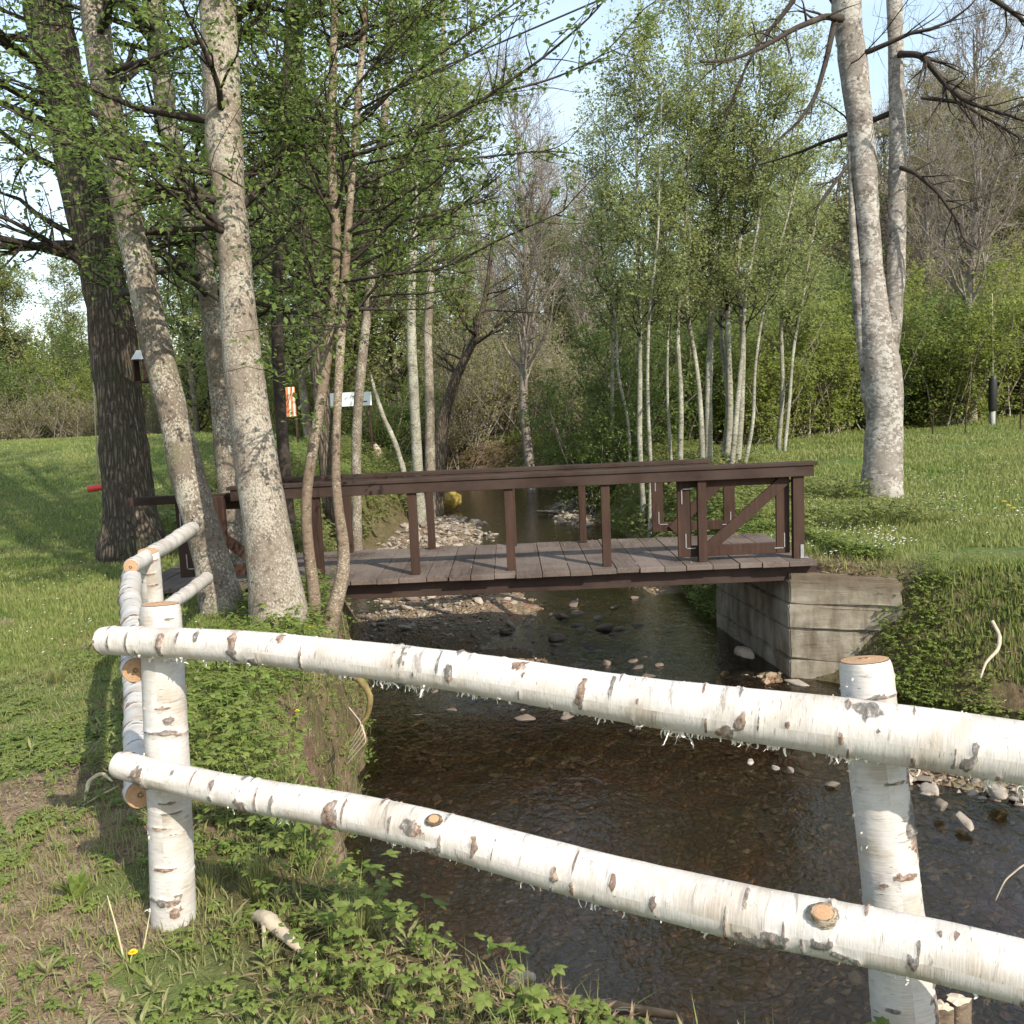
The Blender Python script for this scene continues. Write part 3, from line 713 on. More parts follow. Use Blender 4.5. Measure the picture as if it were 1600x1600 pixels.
def tree(name, label, cat, paths, rads, barkm, leafm, rg, n1=30, zr=(2, 8), L1=1.6, el=(-10, 45), n2=8, L2=.6, nleaf=8000, lsize=.05, spread=.12,
         sides=20, group=None, flare=1.25, n3=0, L3=.3, az=None, trop=.05, jit=.04, minr=.004, twigm=None, segs=60, kind=None, lab_parts=None):
    base = np.array(paths[0][0], float); root = tag(empty(name, tuple(base)), label, cat, group)
    off = base
    pall = []; br = MB()
    for ip, (pt, rd) in enumerate(zip(paths, rads)):
        C, R = smooth_path(pt, rd, segs)
        if ip == 0:
            h = C[:, 2]-C[0, 2]; R = R*(1+(flare-1)*np.exp(-h/.28))
            C[0, 2] -= .15
        t = MB(); s = sides; 
        th = np.linspace(0, 2*math.pi, s, endpoint=False)
        t.tube(C-off, R, s)
        # lumpy outline
        V = t.v[0].reshape(len(C), s, 3); cc = (C-off)[:, None, :]
        nz = 1 + jit*4*(vn(C[:, 2][:, None]*3+0*th, np.cos(th)*1.5+4*ip+9+off[0], 1, 2)-.5) + jit*2*(vn(C[:, 2][:, None]*9+0*th, np.cos(th)*4+np.sin(th)*3+9, 1, 5)-.5)
        t.v[0] = (cc+(V-cc)*nz[..., None]).reshape(-1, 3)
        t.build('trunk', barkm, root, smooth=True)
        br, pp = limb_set(C-off, R, rg, n1 if ip == 0 else n1//2, (zr[0]-off[2], zr[1]-off[2]), L1, el, n2, L2, n3, L3, az=az, trop=trop, minr=minr, br=br)
        pall.append(pp)
    if br.n: br.build('branches', twigm or B_TWIG, root, smooth=True)
    pall = np.concatenate(pall)
    if nleaf and len(pall):
        lf = MB(); leaves(lf, leafpts(pall, nleaf, spread, rg), lsize, rg); lf.build('crown', leafm, root)
    return root
def pth(lst, d, dt=None):
    """trunk path from image columns to metres: lst of (px, py, width px) at distance d"""
    n = len(lst); ds = np.linspace(d, dt if dt else d, n)
    pts = [P(a, b, q) for (a, b, _), q in zip(lst, ds)]; rad = [c*q/F_PX/2*.92 for (_, _, c), q in zip(lst, ds)]
    return pts, rad
def ext(pts, rads, z, r_end):
    d = pts[-1]-pts[-2]; d /= np.linalg.norm(d); d = d*.6+np.array((0, 0, .5)); d /= np.linalg.norm(d)
    k = (z-pts[-1][2])/d[2]
    if k > 0: pts = pts+[pts[-1]+d*k]; rads = rads+[r_end]
    return pts, rads
def T(name, label, cat, lst, d, dt, zend, rend, barkm, leafm, seed, more=(), **kw):
    pts, rd = ext(*pth(lst, d, dt), zend, rend); P_, R_ = [pts], [rd]
    # ground the base
    P_[0][0][2] = gz(P_[0][0][0], P_[0][0][1])
    for l2, d2 in more:
        p2, r2 = ext(*pth(l2, d2), zend, rend*.7); P_.append(p2); R_.append(r2)
    return tree(name, label, cat, P_, R_, barkm, leafm, np.random.default_rng(seed), **kw)

T('oak_tree', 'massive tree with dark furrowed bark leaning left at the lawn edge', 'tree',
  [(212, 872, 100), (203, 800, 90), (195, 700, 78), (185, 600, 74), (172, 480, 72), (150, 380, 72), (118, 230, 72), (85, 80, 74), (65, -20, 72)], 10.9, 10.9, 10.5, .14, B_OAK, L_ALDER, 21,
  n1=46, zr=(3.2, 9.5), L1=2.6, n2=12, L2=.8, nleaf=12000, lsize=.062, spread=.16, sides=40, jit=.05, flare=1.22)
T('leaning_tree', 'mottled grey leaning tree with a bulge low on its trunk beside the rear fence rail', 'tree',
  [(348, 958, 66), (338, 900, 58), (322, 838, 54), (310, 815, 62), (293, 740, 56), (268, 640, 50), (240, 520, 46), (215, 410, 46), (185, 260, 46), (160, 120, 44), (145, 0, 42)], 7.75, 7.9, 8, .07, B_GREY2, L_ALDER, 22,
  n1=26, zr=(2.6, 7.6), L1=1.7, n2=10, L2=.6, nleaf=8000, lsize=.05, spread=.13, sides=32, jit=.05)
T('grey_tree', 'stout pale grey tree leaning left on the bank behind the front fence rail', 'tree',
  [(438, 985, 92), (428, 900, 82), (412, 800, 76), (398, 700, 70), (382, 600, 66), (372, 480, 56), (364, 360, 50), (352, 240, 58), (347, 200, 64), (345, 100, 60), (340, 0, 58)], 7.0, 7.1, 8.2, .09, B_GREY, L_ALDER, 23,
  n1=26, zr=(2.7, 7.8), L1=1.7, n2=10, L2=.6, nleaf=8000, lsize=.05, spread=.13, sides=40, jit=.03, flare=1.12)
T('alder_tree', 'slender reddish brown alder rising crookedly just right of the stout grey tree', 'tree',
  [(492, 945, 20), (489, 905, 19), (478, 840, 18), (476, 770, 18), (490, 700, 18), (505, 600, 18), (522, 480, 18), (528, 380, 17), (516, 250, 15), (520, 120, 13), (524, 0, 12)], 7.3, 7.4, 6.6, .02, B_RED, L_ALDER, 24,
  n1=46, zr=(2.3, 6.4), L1=1.5, n2=11, L2=.5, nleaf=9000, lsize=.048, spread=.11, sides=14)
T('alder_tree', 'slender alder with an S bend at its foot, rightmost trunk on the left bank', 'tree',
  [(512, 985, 24), (525, 940, 22), (543, 890, 22), (540, 850, 19), (526, 800, 17), (524, 740, 15), (526, 660, 14), (532, 540, 15), (540, 420, 14), (548, 300, 12), (560, 150, 11), (572, 0, 10)], 7.1, 7.4, 6.4, .018, B_RED, L_ALDER, 25,
  n1=48, zr=(2.2, 6.2), L1=1.7, n2=11, L2=.5, nleaf=9500, lsize=.048, spread=.11, sides=14, az=(.3, 1.2))
T('alder_tree', 'dark mottled alder half hidden between the leaning tree and the stout grey tree', 'tree',
  [(372, 890, 40), (362, 800, 38), (350, 700, 36), (340, 560, 34), (322, 430, 34), (296, 320, 32), (262, 200, 32), (246, 80, 32), (238, 0, 30)], 9.6, 9.8, 9, .06, B_GREY2, L_ALDER, 26,
  n1=40, zr=(2.6, 8.6), L1=2.0, n2=11, L2=.7, nleaf=9500, lsize=.056, spread=.14, sides=24)
T('alder_tree', 'thin dark alder stem behind the stout grey tree at the left bridge end', 'tree',
  [(456, 860, 20), (447, 760, 20), (438, 640, 20), (432, 500, 19), (436, 350, 18), (445, 180, 16), (455, 0, 15)], 11.3, 11.3, 9.5, .04, B_TWIG, L_ALDER, 27,
  n1=44, zr=(2.5, 9), L1=1.9, n2=11, L2=.7, nleaf=9500, lsize=.058, spread=.14, sides=14)
T('alder_tree', 'dark brown alder trunk standing beyond the bridge behind the two slender stems', 'tree',
  [(520, 750, 34), (505, 660, 30), (498, 560, 28), (492, 480, 26), (482, 350, 24), (470, 200, 22), (462, 0, 20)], 15.5, 15.5, 11, .06, B_OAK, L_ALDER, 28,
  n1=46, zr=(3.2, 10.5), L1=2.6, n2=12, L2=.8, nleaf=11500, lsize=.07, spread=.18, sides=18)
T('alder_tree', 'greenish alder trunk beyond the bridge leaning right from the far bank shrubs', 'tree',
  [(548, 745, 18), (556, 680, 17), (562, 600, 16), (575, 480, 15), (590, 350, 14), (600, 200, 13), (612, 0, 12)], 14.5, 14.5, 10, .04, B_GREY2, L_ALDER, 29,
  n1=46, zr=(2.8, 9.5), L1=2.2, n2=12, L2=.7, nleaf=10000, lsize=.064, spread=.17, sides=12)
T('branching_tree', 'dark bare-limbed tree forking at the far left edge behind the oak', 'tree',
  [(150, 560, 12), (110, 480, 14), (60, 380, 14), (20, 310, 14), (-20, 250, 12)], 17, 17, 7, .04, B_TWIG, L_ALDER, 30,
  n1=24, zr=(3.0, 8.5), L1=2.4, n2=10, L2=.8, nleaf=9000, lsize=.07, spread=.18, sides=10) if False else None

# right: double-stemmed pale tree
T('forked_tree', 'pale blotchy double-stemmed tree forking into tall trunks on the right lawn', 'tree',
  [(1377, 782, 66), (1378, 730, 58), (1383, 650, 62), (1378, 580, 70), (1368, 525, 58), (1363, 470, 44), (1360, 400, 40), (1354, 330, 41), (1345, 200, 42), (1330, 80, 44), (1320, -10, 46)], 13.5, 13.5, 10.5, .12, B_PALE, L_OLIVE, 40,
  more=[([(1391, 560, 26), (1397, 490, 30), (1400, 430, 31), (1402, 330, 28), (1403, 200, 28), (1400, 100, 26), (1397, -10, 25)], 13.45),
        ([(1362, 610, 22), (1349, 550, 22), (1341, 470, 19), (1334, 380, 14), (1330, 300, 9), (1326, 200, 4)], 13.5)],
  n1=10, zr=(5.2, 10), L1=2.4, n2=9, L2=.9, n3=3, L3=.4, nleaf=0, sides=28, flare=1.3, jit=.05, el=(-20, 40))
# hanging bare boughs of the forked tree
fk = [o for o in bpy.data.objects if o.name.startswith('forked_tree')][0]
fo = np.array(fk.location)
def bough(lst, d, r0, r1, seed, ntw=16, L=.7, parent=fk, off=fo, droop=-.02, mat=None, name='bough'):
    rg = np.random.default_rng(seed); pts = np.array([P(a, b, d+c) for a, b, c in lst]); C, R = smooth_path(pts, np.linspace(r0, r1, len(pts)), 26)
    m = MB(); m.tube(C-off, R, 7, caps=False)
    for _ in range(ntw):
        i = rg.integers(4, 25); dd = C[i]-C[i-1]; dd = dd/np.linalg.norm(dd)+rg.normal(0, .6, 3)
        q = poly(C[i]-off, dd, L*rg.uniform(.3, 1), 5, rg, .3, (0, 0, droop)); m.tube(q, np.linspace(R[i]*.5, .003, 6), 4, caps=False)
        for _2 in range(3):
            j = rg.integers(1, 5); q3 = poly(q[j], (q[j]-q[j-1])*8+rg.normal(0, .6, 3), L*.45*rg.random(), 3, rg, .3, (0, 0, droop)); m.tube(q3, np.linspace(.005, .002, 4), 3, caps=False)
    m.build(name, mat or B_TWIG, parent, smooth=True)
bough([(1315, 30, 0), (1290, 25, -.5), (1240, 45, -1), (1190, 75, -1.4), (1140, 95, -1.6), (1095, 97, -1.8)], 13.3, .05, .012, 1, 22, .8)
bough([(1305, 30, 0), (1292, 90, -.4), (1275, 150, -.6), (1245, 195, -.8), (1210, 222, -1)], 13.2, .045, .01, 2, 10, .5)
bough([(1240, 0, -1), (1218, 30, -1), (1190, 60, -1), (1165, 105, -1.2), (1130, 190, -1.2)], 13.2, .035, .008, 3, 16, .6)
bough([(1325, 258, 0), (1305, 285, -.4), (1285, 310, -.5), (1270, 340, -.5), (1250, 385, -.6)], 13.3, .028, .006, 4, 12, .5)
bough([(1405, 85, 0), (1440, 85, -.3), (1475, 130, -.5), (1510, 160, -.7), (1560, 175, -.8), (1620, 195, -1)], 13.3, .05, .014, 5, 30, 1.0)
bough([(1408, 262, 0), (1430, 270, -.3), (1465, 300, -.5), (1500, 350, -.7), (1503, 375, -.7), (1530, 390, -.7)], 13.3, .034, .008, 6, 16, .7)
bough([(1440, 152, -.3), (1500, 160, -.5), (1550, 190, -.7), (1610, 225, -.9)], 13.3, .03, .01, 7, 20, .8)
bough([(1540, -10, -1), (1570, 10, -1), (1610, 40, -1)], 12.8, .04, .02, 8, 10, .6)

# long leafy twigs of the slender alder reaching over the stream
al = [o for o in bpy.data.objects if o.name.startswith('alder_tree.001')][0]; ao = np.array(al.location)
def leafy_bough(lst, d, r0, seed, nl=260, ntw=22, L=.7, ls=.05):
    rg = np.random.default_rng(seed); pts = np.array([P(a, b, d+c) for a, b, c in lst]); C, R = smooth_path(pts, np.linspace(r0, .004, len(pts)), 30)
    m = MB(); m.tube(C-ao, R, 6, caps=False); pp = []
    for _ in range(ntw):
        i = rg.integers(5, 30); dd = C[i]-C[i-1]; dd = dd/np.linalg.norm(dd)+rg.normal(0, .55, 3)
        q = poly(C[i]-ao, dd, L*rg.uniform(.25, 1), 5, rg, .3, (0, 0, .05)); m.tube(q, np.linspace(.005, .002, 6), 4, caps=False); pp.append(q[1:])
    bo = m.build('bough', B_TWIG, al, smooth=True)
    lf = MB(); leaves(lf, leafpts(np.concatenate(pp+[C[8:]-ao]), nl, .03, rg), ls, rg); lf.build('leaves', L_ALDER, bo)
leafy_bough([(528, 250, 0), (640, 215, -.2), (740, 165, -.4), (850, 90, -.6), (930, 20, -.8), (960, -20, -.9)], 7.3, .018, 1, 330)
leafy_bough([(530, 240, 0), (650, 200, .2), (760, 150, .3), (860, 125, .3), (940, 90, .2), (1005, 15, .1)], 7.4, .016, 2, 330)
leafy_bough([(532, 440, 0), (600, 430, -.2), (690, 420, -.3), (790, 370, -.5), (880, 330, -.6)], 7.3, .016, 3, 300)
leafy_bough([(530, 445, 0), (570, 410, .1), (625, 385, .2), (700, 340, .3), (760, 290, .3)], 7.3, .016, 4, 300)
leafy_bough([(540, 300, 0), (640, 255, .1), (760, 245, .2), (850, 235, .3), (900, 240, .3)], 7.4, .014, 5, 420)
leafy_bough([(545, 200, 0), (640, 120, .1), (720, 60, .2), (800, 10, .3), (840, -30, .3)], 7.4, .016, 6, 500)

# ------------------------------------------------------------------ birch clump on the right bank
def clump(name, label, cat, stems, d, barkm, leafm, seed, **kw):
    rg = np.random.default_rng(seed); P_, R_ = [], []
    for (bx, by, tx, ty, w_) in stems:
        b = P(bx, by, d+rg.uniform(-.5, .5)); b[2] = gz(b[0], b[1])-.05; t = P(tx, ty, d+rg.uniform(-.8, .8))
        k = 6; q = [b+(t-b)*i/k + rg.normal(0, .06, 3)*(0 if i in (0,) else 1)*(1 if i < k else 0) + np.array(((t-b)[0]*-.12*math.sin(math.pi*i/k), 0, 0)) for i in range(k+1)]
        P_.append(q); R_.append(list(np.linspace(.78*w_*d/F_PX/2, .012, k+1)))
    return tree(name, label, cat, P_, R_, barkm, leafm, rg, **kw)
BK = dict(sides=10, L1=1.3, L2=.55, n2=8, spread=.16, lsize=.065, el=(15, 65), trop=.1, segs=26, flare=1.1, jit=.05, minr=.004)
clump('birch_tree', 'young birch with twin pale stems, leftmost of the clump right of the bridge opening', 'tree', [(1006, 775, 990, 60, 12), (1012, 760, 1035, 120, 9)], 16.5, B_BIRCH, L_BIRCH, 51, n1=44, zr=(2.6, 9), nleaf=11000, **BK)
clump('birch_tree', 'young birch with kinked stems second from the left in the clump', 'tree', [(1062, 740, 1080, 20, 11), (1098, 735, 1065, 200, 12), (1050, 740, 1040, 330, 7)], 18, B_BIRCH, L_BIRCH, 52, n1=46, zr=(2.6, 10), nleaf=14000, **BK)
clump('birch_tree', 'tallest birch of the clump with several straight close-set stems', 'tree', [(1106, 730, 1128, -20, 16), (1126, 730, 1118, 100, 13), (1136, 728, 1150, 60, 15)], 18.8, B_BIRCH, L_BIRCH, 53, n1=52, zr=(2.8, 11), nleaf=17000, **BK)
clump('birch_tree', 'right-hand birch of the clump with stems fanning right above the gate', 'tree', [(1150, 725, 1190, 80, 14), (1142, 728, 1215, 160, 12), (1160, 728, 1250, 260, 8)], 18.2, B_BIRCH, L_BIRCH, 54, n1=46, zr=(2.4, 10), nleaf=15000, **BK)
clump('birch_tree', 'birch with thin leaning stems set back behind the clump', 'tree', [(960, 735, 945, 170, 9), (985, 735, 925, 280, 7)], 21, B_BIRCH, L_BIRCH, 55, n1=46, zr=(2.4, 10), nleaf=13000, **BK)
clump('birch_tree', 'broad birch crown filling the gap left of the forked tree', 'tree', [(1215, 715, 1262, 110, 10), (1225, 712, 1300, 220, 8)], 22, B_BIRCH, L_BIRCH, 56, n1=46, zr=(2.4, 11), nleaf=13000, **BK)

# ------------------------------------------------------------------ background trees and shrubs (prototypes copied)
def copy_tree(o, parent=None):
    c = o.copy(); COL.objects.link(c); c.parent = parent
    for ch in list(o.children): copy_tree(ch, c)
    return c
def proto(kind, seed):
    rg = np.random.default_rng(seed); root = empty({'leafy': 'leafy_tree', 'bare': 'bare_tree', 'shrub': 'willow_shrub', 'brush': 'brushwood'}[kind], (0, 0, 0))
    br = MB(); tr = MB(); allp = []
    if kind == 'leafy':
        C, R = smooth_path([(0, 0, -.2), (.15, .1, 3), (-.1, 0, 7), (.2, 0, 11)], [.16, .12, .08, .02], 30); tr.tube(C, R, 10)
        br, p = limb_set(C, R, rg, 56, (2.2, 10.8), 2.6, (5, 55), 9, 1.0, minr=.008); allp.append(p); n, s, sp, lm, bm = 13000, .15, .3, L_FAR, B_GREY2
    elif kind == 'bare':
        C, R = smooth_path([(0, 0, -.2), (.2, 0, 3), (-.1, .1, 7), (.1, 0, 11.5)], [.17, .13, .09, .02], 30); tr.tube(C, R, 10)
        br, p = limb_set(C, R, rg, 60, (2.8, 11.3), 3.0, (25, 70), 9, 1.2, n3=5, L3=.7, minr=.009, trop=.14); allp.append(p); n, s, sp, lm, bm = 900, .09, .1, L_OLIVE, B_TWIGP
    elif kind == 'shrub':
        for _ in range(16):
            a = rg.uniform(0, 6.28); q = poly((rg.normal(0, .3), rg.normal(0, .3), -.1), (math.cos(a)*.5, math.sin(a)*.5, 1), rg.uniform(2.2, 3.8), 8, rg, .2, (0, 0, .02)); tr.tube(q, np.linspace(.025, .008, 9), 5, caps=False)
            br, p = limb_set(q, np.linspace(.03, .008, 9), rg, 11, (.1, 4), 1.0, (-5, 65), 5, .5, minr=.005, br=br); allp.append(p)
        n, s, sp, lm, bm = 13000, .09, .2, L_FRESH, B_TWIGP
    else:
        for _ in range(46):
            q = poly((rg.normal(0, .8), rg.normal(0, .6), -.1), (rg.normal(0, .4), rg.normal(0, .3), 1), rg.uniform(1.6, 4), 6, rg, .3, (0, 0, 0)); tr.tube(q, np.linspace(.018, .006, 7), 4, caps=False)
            br, p = limb_set(q, np.linspace(.02, .006, 7), rg, 6, (.4, 4.2), .8, (0, 60), 4, .4, minr=.005, br=br); allp.append(p)
        n, s, sp, lm, bm = 7000, .08, .18, L_OLIVE, B_TWIGP
    tr.build('trunk' if kind in ('leafy', 'bare') else 'stems', bm, root, smooth=True)
    br.build('branches', B_TWIGP if kind in ('bare', 'brush') else B_TWIG, root, smooth=True)
    lf = MB(); leaves(lf, leafpts(np.concatenate(allp), n, sp, rg), s, rg); lf.build('crown', lm, root)
    return root
PR = {k: [proto(k, 100+i*7+sum(map(ord, k))) for i in range(nv)] for k, nv in (('leafy', 3), ('bare', 2), ('shrub', 2), ('brush', 2))}
USED = set()
def place(kind, px, d, sc=1, label=None, group=None, seed=0, sz=None, mat=None, cat=None):
    rg = np.random.default_rng(int(abs(px)*7+d*13+seed)); pr = PR[kind][rg.integers(0, len(PR[kind]))]
    if pr.name not in USED: USED.add(pr.name); o = pr
    else: o = copy_tree(pr)
    b = P(px, 640, d); o.location = (b[0], b[1], gz(b[0], b[1])-.05); o.rotation_euler = (0, 0, rg.uniform(0, 6.28)); s = sc*rg.uniform(.92, 1.08)
    o.scale = (s, s, (sz or sc)*s/sc)
    if mat:
        for ch in o.children:
            if ch.name.startswith('crown'):
                ch.data = ch.data.copy(); ch.data.materials[0] = mat
    tag(o, label, cat or {'leafy': 'tree', 'bare': 'tree', 'shrub': 'shrub', 'brush': 'shrub'}[kind], group)
    return o
# single ones that can be told apart
place('bare', 828, 27, .95, 'bare grey tree with fan of upright twigs standing above the middle of the stream', seed=1)
place('bare', 1520, 30, 1.05, 'pale bare tree right of the forked tree with twiggy spreading crown', seed=2)
place('bare', 1450, 38, .95, 'bare twiggy tree seen just right of the forked tree trunks', seed=3)
T('birch_tree', 'birch with whitish trunk beyond the bridge left of the stream bend', 'tree',
  [(652, 730, 18), (648, 640, 17), (643, 540, 16), (642, 440, 15), (650, 300, 13), (655, 150, 11)], 20, 20, 11.5, .03, B_BIRCH, L_FAR, 61,
  n1=30, zr=(4.6, 11), L1=2.0, n2=9, L2=.7, nleaf=7000, lsize=.09, spread=.2, sides=12, az=(1.57, .9))
T('grey_tree', 'greyish trunk close behind the right side of the whitish birch beyond the bridge', 'tree',
  [(668, 732, 18), (672, 640, 16), (668, 520, 14), (676, 380, 13), (690, 200, 11)], 21, 21, 11.5, .03, B_GREY2, L_FAR, 62,
  n1=30, zr=(4.6, 11), L1=2.0, n2=9, L2=.7, nleaf=6000, lsize=.09, spread=.2, sides=12, az=(1.57, .9))
T('leaning_tree', 'dark leaning trunk right of the whitish birch by the stream bend', 'tree',
  [(678, 735, 22), (690, 660, 20), (712, 590, 16), (742, 530, 12), (760, 460, 8)], 22, 22, 6, .03, B_OAK, L_OLIVE, 63,
  n1=20, zr=(2.2, 6), L1=1.8, n2=9, L2=.7, n3=3, L3=.4, nleaf=1500, lsize=.07, spread=.2, sides=12)
place('shrub', 930, 21, .95, 'dark green bush on the right bank just behind the footbridge', seed=6, mat=L_DARK)
place('shrub', 985, 23.5, 1.05, 'dark green bush behind the leftmost birch stems', seed=7, mat=L_DARK)
for n_, (px_, d_, s_) in enumerate([(1230, 27, 1.0), (1290, 28, 1.1), (1350, 29, 1.15), (1420, 30, 1.2), (1475, 29, 1.15), (1530, 31, 1.2), (1590, 32, 1.3), (1650, 31, 1.3), (1180, 25, 1.0), (1110, 26, 1.0), (1060, 25, 1.0), (1250, 33, 1.5), (1400, 35, 1.5), (1550, 37, 1.5)]):
    place('shrub', px_, d_, s_, 'bright green willow bush in the thicket along the back of the right lawn', 'willow bushes behind the right lawn', seed=n_)
for n_, (px_, d_, s_) in enumerate([(760, 33, 1.1), (720, 36, 1.2), (800, 36, 1.1), (850, 34, 1.1), (880, 37, 1.2), (690, 32, 1.0), (905, 31, .9), (640, 34, 1.1), (1600, 36, 1.4), (1500, 38, 1.5), (1350, 40, 1.4), (1650, 42, 1.6)]):
    place('brush', px_, d_, s_, 'olive brown thicket of bare stems behind the stream bend and willows', 'brown thickets in the background', seed=n_)
for n_, (px_, d_, s_) in enumerate([(600, 27, .55), (560, 30, .6), (470, 28, .55), (430, 33, .65), (510, 35, .7), (-20, 42, 1.0), (40, 44, .95), (100, 46, 1.0), (-80, 40, 1.0), (160, 43, .9), (280, 40, .9), (340, 44, 1.0), (400, 42, 1.0), (70, 52, 1.4), (200, 50, 1.3), (0, 55, 1.5)]):
    place('shrub', px_, d_, s_*1.3, 'light green bush in the hedge line behind the left lawn', 'bushes behind the left lawn', seed=n_, mat=None)
for n_, (px_, d_, s_) in enumerate([(120, 41, .8), (20, 40, .8), (250, 38, .7), (180, 40, .7), (-60, 45, .9)]):
    place('brush', px_, d_, s_, 'tan thicket of thin stems at the far end of the left lawn', 'tan thickets behind the left lawn', seed=n_)
for n_, (px_, d_, s_) in enumerate([(20, 50, .9), (120, 55, .9), (230, 48, .9), (330, 52, 1.0), (430, 46, .95), (520, 44, .95), (590, 40, .9), (660, 44, 1.0), (740, 48, .85), (800, 55, .8), (900, 50, .85), (960, 46, .95), (1040, 44, 1.0), (1120, 42, 1.0), (1200, 45, .95),
                                    (-60, 48, 1.0), (560, 30, .9), (480, 26, .85), (620, 30, .85), (1260, 38, .8), (380, 30, .85), (300, 33, .85), (720, 38, .8), (870, 42, .75)]):
    place('leafy', px_, d_, s_, 'light green tree in the belt of woodland behind the stream', 'woodland trees in the background', seed=n_)
for n_, (px_, d_, s_) in enumerate([(760, 42, .9), (860, 45, .95), (1380, 48, 1.0), (920, 40, .8)]):
    place('bare', px_, d_, s_, 'leafless tree among the woodland background', 'leafless trees in the background', seed=n_)
for n_, (px_, d_, s_) in enumerate([(1430, 47, 1.0), (1495, 52, 1.1), (1560, 48, 1.05), (1630, 45, 1.1), (1340, 50, 1.0), (1540, 60, 1.2), (1460, 62, 1.2)]):
    place('leafy', px_, d_, s_, 'olive budding tree on the wooded slope at the right', 'budding trees on the right slope', seed=n_, mat=L_OLIVE)
for k in PR:
    for o in PR[k]:
        if o.name not in USED:
            for ch in list(o.children): bpy.data.objects.remove(ch)
            bpy.data.objects.remove(o)
# far wood on the hill and along the horizon
rg = np.random.default_rng(77); fwd = MB(); lf = MB()
cx = []; 
for _ in range(420):
    a_ = rg.uniform(-.62, .66); d_ = rg.uniform(56, 120); x_, y_ = math.sin(a_)*d_, math.cos(a_)*d_
    z_ = gz(x_, y_); h_ = rg.uniform(4, 7); rr = rg.uniform(1.6, 3.2)
    q = poly((x_, y_, z_), (0, 0, 1), h_, 4, rg, .06, (0, 0, .05)); fwd.tube(q, np.linspace(.16, .04, 5), 4, caps=False)
    c_ = rg.normal(0, 1, (300, 3)); c_ /= np.linalg.norm(c_, axis=1)[:, None]; c_ *= rg.random((300, 1))**.5
    cx.append(np.array((x_, y_, z_+h_*.62))+c_*np.array((rr, rr, h_*.5)))
leaves(lf, np.concatenate(cx), .34, rg); 
lf.add(np.zeros((0, 3)), np.zeros((0, 3)))
tag(lf.build('distant_woodland', L_OLIVE), 'olive green spring woodland covering the slope behind everything', 'woodland', kind='stuff')
tag(fwd.build('distant_trunks', B_TWIGP, smooth=True), 'grey trunks standing through the far woodland on the slope', 'woodland', kind='stuff')

# ------------------------------------------------------------------ grass and ground cover
rg = np.random.default_rng(9)
def blades(mbk, x, y, h, wdt, rg, lean=.45):
    n = len(x); z = ground(x, y)
    a = rg.uniform(0, 2*math.pi, n); b = rg.uniform(0, 2*math.pi, n); h = h*rg.uniform(.5, 1.3, n); l = h*lean*rg.random(n)
    base = np.stack([x, y, z-.005], -1); sdv = np.stack([np.cos(a), np.sin(a), 0*a], -1)*(wdt*rg.uniform(.7, 1.3, n))[:, None]*.5
    ld = np.stack([np.cos(b), np.sin(b), 0*b], -1)
    mid = base+ld*(l*.35)[:, None]+np.array((0, 0, 1.))*(h*.55)[:, None]; tip = base+ld*l[:, None]+np.array((0, 0, 1.))*(h*.95)[:, None]
    V = np.stack([base-sdv, base+sdv, mid+sdv*.7, mid-sdv*.7, tip], 1).reshape(-1, 3)
    o = np.arange(n)[:, None]*5
    i0 = mbk.n; mbk.v.append(V); mbk.n += len(V)
    mbk.f4.append(o+np.array([[0, 1, 2, 3]])+i0); mbk.f3.append(o+np.array([[3, 2, 4]])+i0)
def scat(n, x0, x1, y0, y1, p=1.0):
    # density falls with distance
    u = rg.random(n); y = (y0**(1-p)+(y1**(1-p)-y0**(1-p))*u)**(1/(1-p)) if p != 1 else y0*(y1/y0)**u
    x = rg.uniform(x0, x1, n)
    return x, y
def okland(x, y, m=.3):
    a, b = channel(x, y); return np.maximum(a, b) > m
# right lawn
x, y = scat(230000, 0, 1, 7, 34, 1.6); x = 1.6+x*(y*.62+1.5); k = okland(x, y, .22) & (x > 1.8) & ~((x > 3.5) & ~okland(x, y, .42)) & ~((y > 8.2) & (y < 10.3) & (x < 2.72))
x, y = x[k], y[k]; dn = fbm(x, y, .8, 21) - .35*np.exp(-((y-8.6)/.7)**2)
k = rg.random(len(x)) < smooth01(.2, .5, dn); x, y = x[k], y[k]
m_ = MB(); blades(m_, x, y, .05+.05*vn(x, y, .7, 3)+.02*smooth01(12, 25, y), .006+.0011*y, rg); tag(m_.build('right_lawn_grass', L_LAWN), 'lush green lawn grass on the right bank under the forked tree', 'grass', kind='stuff')
# left lawn
x, y = scat(200000, 0, 1, 6, 46, 1.7); x = -(x*(y*.62+1.0))-1.2; k = okland(x, y, .5); x, y = x[k], y[k]
k = rg.random(len(x)) < smooth01(.25, .5, fbm(x, y, .9, 23)+.25*smooth01(7, 10, y)); x, y = x[k], y[k]
m_ = MB(); blades(m_, x, y, .035+.03*vn(x, y, .7, 3), .005+.0011*y, rg); tag(m_.build('left_lawn_grass', L_LAWN), 'mown lawn grass beyond the trees on the left', 'grass', kind='stuff')
# near left sparse grass
x = rg.uniform(-3.4, .6, 90000); y = rg.uniform(1.9, 7.2, 90000); k = okland(x, y, .1) & (rg.random(90000) < smooth01(.40, .62, fbm(x, y, 1.7, 31))*.75+.12); x, y = x[k], y[k]
m_ = MB(); blades(m_, x, y, .028+.035*vn(x, y, 2, 3), .0042, rg, .8); tag(m_.build('near_grass', L_GRASS), 'short patchy grass in the worn ground left of the corner post', 'grass', kind='stuff')
